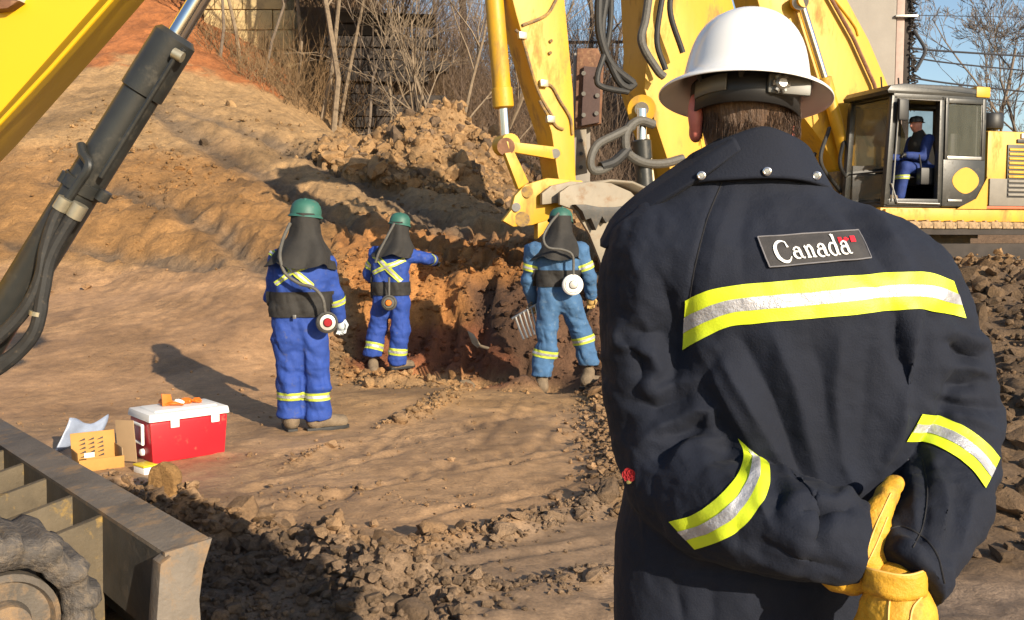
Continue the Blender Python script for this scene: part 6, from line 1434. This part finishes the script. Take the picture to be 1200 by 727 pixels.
# seams along the gripping hand
gl = [o for o in man.children if o.name.startswith('glove') and o.type == 'MESH' and o.name.split('.')[0] == 'glove']
gme = gl[0].data; BG1 = BVHTree.FromPolygons([v.co.copy() for v in gme.vertices], [tuple(p.vertices) for p in gme.polygons])
for pl in ([(1000, 676), (1014, 648), (1028, 612), (1044, 578)], [(1012, 668), (1026, 640), (1040, 606)]):
    pts = []
    for q in resample(sm(pl), 30):
        d = Vector(ray(*q)).normalized(); h = BG1.ray_cast(CAMV, d)
        if h[0] is not None: pts.append(np.array(h[0] + h[1] * .0006))
    if len(pts) > 3: MB().tube(pts, .0013, 5).build('glove_seam', MT['glovehem'], man)
# ------------------------------------------------------------------ bridge pier, abutment, trees, wires
Yp = 27.0
pr_ = thing('concrete_pier', 'pale concrete bridge pier rising behind the right excavator', 'pier', tuple(P(1020, 290, Yp)))
zt_ = P(0, -300, Yp)[2]; zb_ = .5; x0, x1 = P(905, 0, Yp)[0], P(1052, 0, Yp)[0]
MB().box((x0, Yp, zb_), (x1 - x0, 0, 0), (0, 4.0, 0), (0, 0, zt_ - zb_), .08).build('shaft', MT['concrete'], pr_)
MB().box((x1 + .01, Yp + .05, zb_), (.22, 0, 0), (0, .25, 0), (0, 0, zt_ - zb_), .03).build('corner_strip', mat('pinkish_strip', (.40, .30, .26), .8), pr_)
MB().box((x1 + .24, Yp + .1, zb_), (.20, 0, 0), (0, .3, 0), (0, 0, zt_ - zb_), .03).build('drain_pipe', MT['crib'], pr_)
MB().tube(spline([P(1071, 35, Yp), P(1075, 42, Yp), P(1084, 58, Yp), P(1080, 70, Yp), P(1072, 84, Yp)], 6), .05, 8).build('hanging_cable', MT['wire'], pr_)
MB().box(P(1050, 20, Yp - .1), (.6, 0, 0), (0, .1, 0), (0, 0, .06), .01).build('pipe_strap', MT['steel'], pr_)
rg = random.Random(5); bm = MB()
for k in range(160):
    y = rg.uniform(-10, 130); q = P(rg.gauss(1068, 1.2), y, Yp + .05); bm.tube([q, q + np.array([rg.uniform(.0, .22), rg.uniform(-.1, .1), rg.uniform(-.15, .12)])], [.03, .012], 4)
bm.build('creeper', MT['crib'], pr_)
# sunlit abutment wall far left, crib coloured near black for bridge shade, girder
Ya = 31.0
ab = thing('stone_abutment', 'sunlit cream stone abutment behind the bare trees at upper left', 'wall', tuple(P(290, 70, Ya)))
xa0, xa1 = P(238, 0, Ya)[0], P(334, 0, Ya)[0]; za0 = P(0, 130, Ya)[2]; za1 = P(0, -160, Ya)[2]
rowh = .62; z = za0; r_ = 0
while z < za1:
    x = xa0 - (.5 if r_ % 2 else 0)
    while x < xa1:
        wdt = rg.uniform(.8, 1.4); MB().box((x + .012, Ya + rg.uniform(-.06, .06), z + .012), (min(wdt, xa1 - x + .3) - .024, 0, 0), (0, 1.2, 0), (0, 0, rowh - .024), .03).build('stone', MT['abut'], ab); x += wdt
    z += rowh; r_ += 1
Yd = 29.6
crb = thing('shaded_abutment_crib', 'timber crib for the bridge abutment among the bare trees, its shade painted near black', 'wall', tuple(P(440, 165, Yd)))
x0, x1 = P(385, 0, Yd)[0], P(490, 0, Yd)[0]
z = P(0, 190, Yd)[2]; k = 0
while z < P(0, 18, Yd)[2]:
    hgt = .34; l0 = x0 + rg.uniform(-.3, .3); l1 = x1 + rg.uniform(-.9, 1.0)
    MB().box((l0, Yd + rg.uniform(-.08, .08), z + .01), (max(1.2, l1 - l0), .3, 0), (0, .5, 0), (0, 0, hgt - .03), .03).build('timber', MT['crib'], crb); z += hgt; k += 1
gd = thing('bridge_girder', 'rusty bridge girder crossing above the bare trees at the top', 'girder', tuple(P(480, 0, Yd)))
z0, z1 = P(0, 8, Yd)[2], P(0, -120, Yd)[2]; gx0, gx1 = P(372, 0, Yd)[0], P(615, 0, Yd)[0]
MB().box((gx0, Yd - 1.2, z0 + .12), (gx1 - gx0, 0, 0), (0, .8, 0), (0, 0, z1 - z0)).build('deck', MT['crib'], gd)
MB().box((gx0, Yd - 1.5, z0), (gx1 - gx0, 0, 0), (0, .28, 0), (0, 0, z1 - z0), .02).build('web', MT['deck'], gd)
MB().box((gx0, Yd - 1.62, z0 - .03), (gx1 - gx0, 0, 0), (0, .52, 0), (0, 0, .06), .01).build('flange', MT['deck'], gd)
for k in range(8): MB().box((gx0 + k * 1.4, Yd - 1.58, z0 + .035), (.08, 0, 0), (0, .07, 0), (0, 0, z1 - z0 - .1), .01).build('stiffener', MT['deck'], gd)
# --- bare trees
def tree(label, base, H, r0, m, seed, lean=(0, 0), depth=4, group=None, spread=.55, first=.35, nb=(3, 5), name='bare_tree', twig=.006):
    rg = random.Random(seed); t = thing(name, label, 'tree', tuple(base), group); tr = MB(); br = MB(); b = np.asarray(base, float)
    def limb(mb, p, d, L, r, lev):
        n = 5 if lev < 2 else 3; pts = [p]; q = p.copy(); dd = d.copy()
        for i in range(n):
            dd = nrm(dd + np.array([rg.gauss(0, .11), rg.gauss(0, .11), rg.gauss(.03, .05)])); q = q + dd * L / n; pts.append(q)
        rad = [max(twig, r * (1 - .62 * i / n)) for i in range(n + 1)]
        mb.tube(pts, rad, 7 if lev == 0 else 4 if lev < 3 else 3, lev == 0)
        if lev >= depth: return
        for k in range(rg.randint(*nb) + (2 if lev == 0 else 0)):
            f = rg.uniform(first if lev == 0 else .25, 1.0); i = min(n - 1, int(f * n)); o = pts[i] + (pts[i + 1] - pts[i]) * (f * n - i); a = rg.uniform(0, 6.283)
            u = nrm(np.cross(dd, [.3, .2, 1])); v = np.cross(dd, u); nd = nrm(dd + (u * math.cos(a) + v * math.sin(a)) * rg.uniform(.5, 1.0) * spread * 1.6)
            limb(br, o, nd, L * rg.uniform(.38, .62), max(twig, rad[i] * rg.uniform(.4, .62)), lev + 1)
    limb(tr, b - np.array([0, 0, .3]), nrm([lean[0], lean[1], 1]), H, r0, 0)
    tr.build('trunk', m, t); br.build('branches', m, t); return t
def hz_at(x, y): return max(float(hill(np.array([x]), np.array([y]))[0]), float(tps(np.array([x]), np.array([y]))[0]) if y < 33 else -9)
GT = 'bare saplings on the hillside'
ST = [ # px of foot, depth, height, radius, material, lean, distinguishing words
 (262, 28.5, 5.5, .05, 'bark2', (.05, 0), 'thin bare sapling leftmost on the slope by the stone abutment'), (288, 29, 6.0, .06, 'bark', (-.08, 0), 'bare sapling in front of the cream stone abutment'), (312, 28.6, 6.5, .05, 'bark2', (.12, 0), 'leaning bare sapling at the right end of the cream abutment'),
 (352, 30, 8.0, .07, 'bark', (-.03, 0), 'straight pale bare sapling between abutment and timber crib'), (378, 28, 8.5, .075, 'bark', (.02, 0), 'tall pale bare sapling left of the timber crib'), (392, 27.5, 8.5, .09, 'bark', (.05, 0), 'forked pale bare tree in front of the timber crib'),
 (398, 28.5, 7.5, .06, 'bark', (.32, 0), 'strongly right leaning pale sapling before the timber crib'), (430, 28, 6.0, .05, 'bark2', (.1, 0), 'thin brown sapling in front of the crib middle'), (462, 28.4, 5.5, .05, 'bark', (-.15, 0), 'left leaning pale sapling at the crib right part'),
 (486, 27, 5.2, .06, 'bark', (.05, 0), 'pale sapling just left of the soil heap top'), (500, 27, 5.0, .06, 'bark', (-.12, 0), 'pale sapling behind the soil heap, left of its summit'), (520, 27.5, 6.0, .07, 'bark', (.25, 0), 'bent pale sapling above the soil heap summit'), (552, 27, 6.2, .075, 'bark', (-.15, 0), 'crooked pale tree right behind the soil heap'), (562, 28, 6.6, .06, 'bark', (.12, 0), 'pale sapling left of the yellow bucket cylinder'),
 (544, 37, 11, .16, 'bark3', (.0, 0), 'thick dark trunk left of the yellow bucket cylinder'), (470, 42, 9, .08, 'bark2', (0, 0), 'grey bare tree far behind the crib'), (604, 42, 9.5, .10, 'bark2', (.05, 0), 'grey bare tree seen between cylinder and stick'), (690, 40, 10, .12, 'bark2', (0, 0), 'tall grey bare tree above the rusty steel post'), (712, 46, 10, .11, 'bark2', (.08, 0), 'grey bare tree between rusty post and boom'), (668, 48, 10, .11, 'bark2', (-.1, 0), 'grey bare tree just right of the excavator stick'), (728, 38, 7, .08, 'bark2', (-.1, 0), 'small grey bare tree beside the boom hoses'),
 (630, 44, 8, .09, 'bark2', (-.05, 0), 'grey bare tree hidden mostly behind the yellow stick'), (510, 46, 8.5, .09, 'bark2', (.05, 0), 'far grey bare tree over the soil heap'), (578, 40, 8.2, .08, 'bark2', (.0, 0), 'far grey bare tree at the yellow bucket cylinder'), (334, 34, 8.0, .07, 'bark2', (0, 0), 'brown bare tree between abutment and crib, set back')]
for i, (px, y, H, r0, m, ln_, lab) in enumerate(ST):
    x = (px - CX) / F * y; tree(lab, (x, y, hz_at(x, y)), H, r0, MT[m], 100 + i, ln_, 3, GT, .6, .3, (3, 5), 'bare_sapling')
x = (1145 - CX) / F * 48; tree('large spreading bare tree against the sky at upper right', (x, 48, 1.0), 10.5, .16, MT['bark2'], 31, (.03, 0), 5, None, .50, .22, (4, 5), 'bare_tree', .010)
x = (1215 - CX) / F * 52; tree('bare tree cut by the right edge behind the excavator', (x, 52, 1.0), 9.5, .14, MT['bark2'], 37, (-.08, 0), 5, None, .5, .2, (4, 5), 'bare_tree', .010)
# --- brush: countless dry stems and fallen twigs
def brush(name, n, px0, px1, y0, y1, hgt, seed, label):
    r2 = np.random.RandomState(seed); Vs = []; Fs = []; k = 0
    px = r2.uniform(px0, px1, n); y = r2.uniform(y0, y1, n); x = (px - CX) / F * y
    k_ = np.interp(px, [230, 310, 450, 600, 800], [50, 112, 178, 262, 320]); h0 = np.maximum(hill(x, y), np.where(y < 33, tps(x, y), -9)) - .1
    fpx, fpy = proj(np.stack([x, y, h0], 1)); ok = fpy < k_; x, y, h0 = x[ok], y[ok], h0[ok]; n = len(x)
    for i in range(n):
        d = np.array([r2.normal(0, .75), r2.normal(0, .5), 1.0]); d /= np.linalg.norm(d); L_ = hgt * r2.uniform(.4, 1.2); p0 = np.array([x[i], y[i], h0[i]]); r_ = r2.uniform(.006, .014)
        pts = [p0, p0 + d * L_ * .5 + r2.normal(0, .06, 3), p0 + d * L_ + r2.normal(0, .2, 3)]
        sub = [(pts, r_)]
        for _ in range(3):
            q = pts[1] + (pts[2] - pts[1]) * r2.rand(); e = d + r2.normal(0, .7, 3); e /= np.linalg.norm(e); sub.append(([q, q + e * L_ * .22 + r2.normal(0, .03, 3), q + e * L_ * .42 + r2.normal(0, .08, 3)], r_ * .6))
        for ps, rr_ in sub:
            for j, q in enumerate(ps):
                rj = rr_ * (1, .8, .3)[j]
                for a in (0, 2.09, 4.19): Vs.append(q + np.array([math.cos(a) * rj, math.sin(a) * rj, 0]))
            for j in range(2):
                for c in range(3): Fs.append((k + j * 3 + c, k + j * 3 + (c + 1) % 3, k + j * 3 + 3 + (c + 1) % 3, k + j * 3 + 3 + c))
            k += 9
    o = mesh_q(name, Vs, Fs, MT['straw'] ); tag(o, label, 'brush', kind='stuff'); return o
MT['straw'] = mat('dry_stems', (.185, .115, .055), .85, var=.5, scale=.8)
MT['straw2'] = mat('dry_grey_stems', (.145, .10, .07), .85, var=.45, scale=.8)
brush('dry_brush', 520, 235, 345, 25.5, 30.5, .95, 3, 'low dry brown brush in front of the cream stone abutment')
brush('dry_brush', 2100, 345, 540, 25.5, 35, 1.8, 5, 'tangled dry brown brush covering the hillside at upper left')
MT['straw'] = MT['straw2']
brush('thicket', 3200, 420, 760, 30, 44, 3.6, 4, 'grey brown thicket on the far slope behind the soil heap')
brush('far_scrub', 1100, 660, 1010, 28, 42, 1.9, 6, 'grey scrub behind the excavator booms')
# --- fence rail and power lines
def wire(pts, r_, lab, m='wire'):
    o = MB().tube(spline([P(*q) for q in pts], 10), r_, 6).build('power_line', MT[m]); tag(o, lab, 'cable', 'overhead cables at right')
wire([(1040, 17, 40), (1120, 19, 44), (1300, 22, 52)], .018, 'topmost thin overhead cable crossing the sky at right')
wire([(1060, 56, 40), (1120, 61, 43), (1300, 72, 50)], .045, 'thick upper overhead cable in front of the large bare tree')
wire([(1060, 66, 40), (1130, 76, 43), (1300, 92, 50)], .035, 'second thick overhead cable just below the thickest one')
wire([(1060, 90, 40), (1130, 100, 43), (1300, 118, 50)], .04, 'lowest dark overhead cable just above the cab roof')
wire([(1060, 109, 40), (1150, 116, 43), (1300, 125, 50)], .02, 'thin lowest overhead cable level with the cab roof edge')
rl = MB().tube([P(560, 51, 38), P(660, 50, 38), P(760, 49, 38)], .06, 8).build('guard_rail', MT['crib']); tag(rl, 'dark horizontal guard rail seen between the bare trees beside the stick', 'rail')
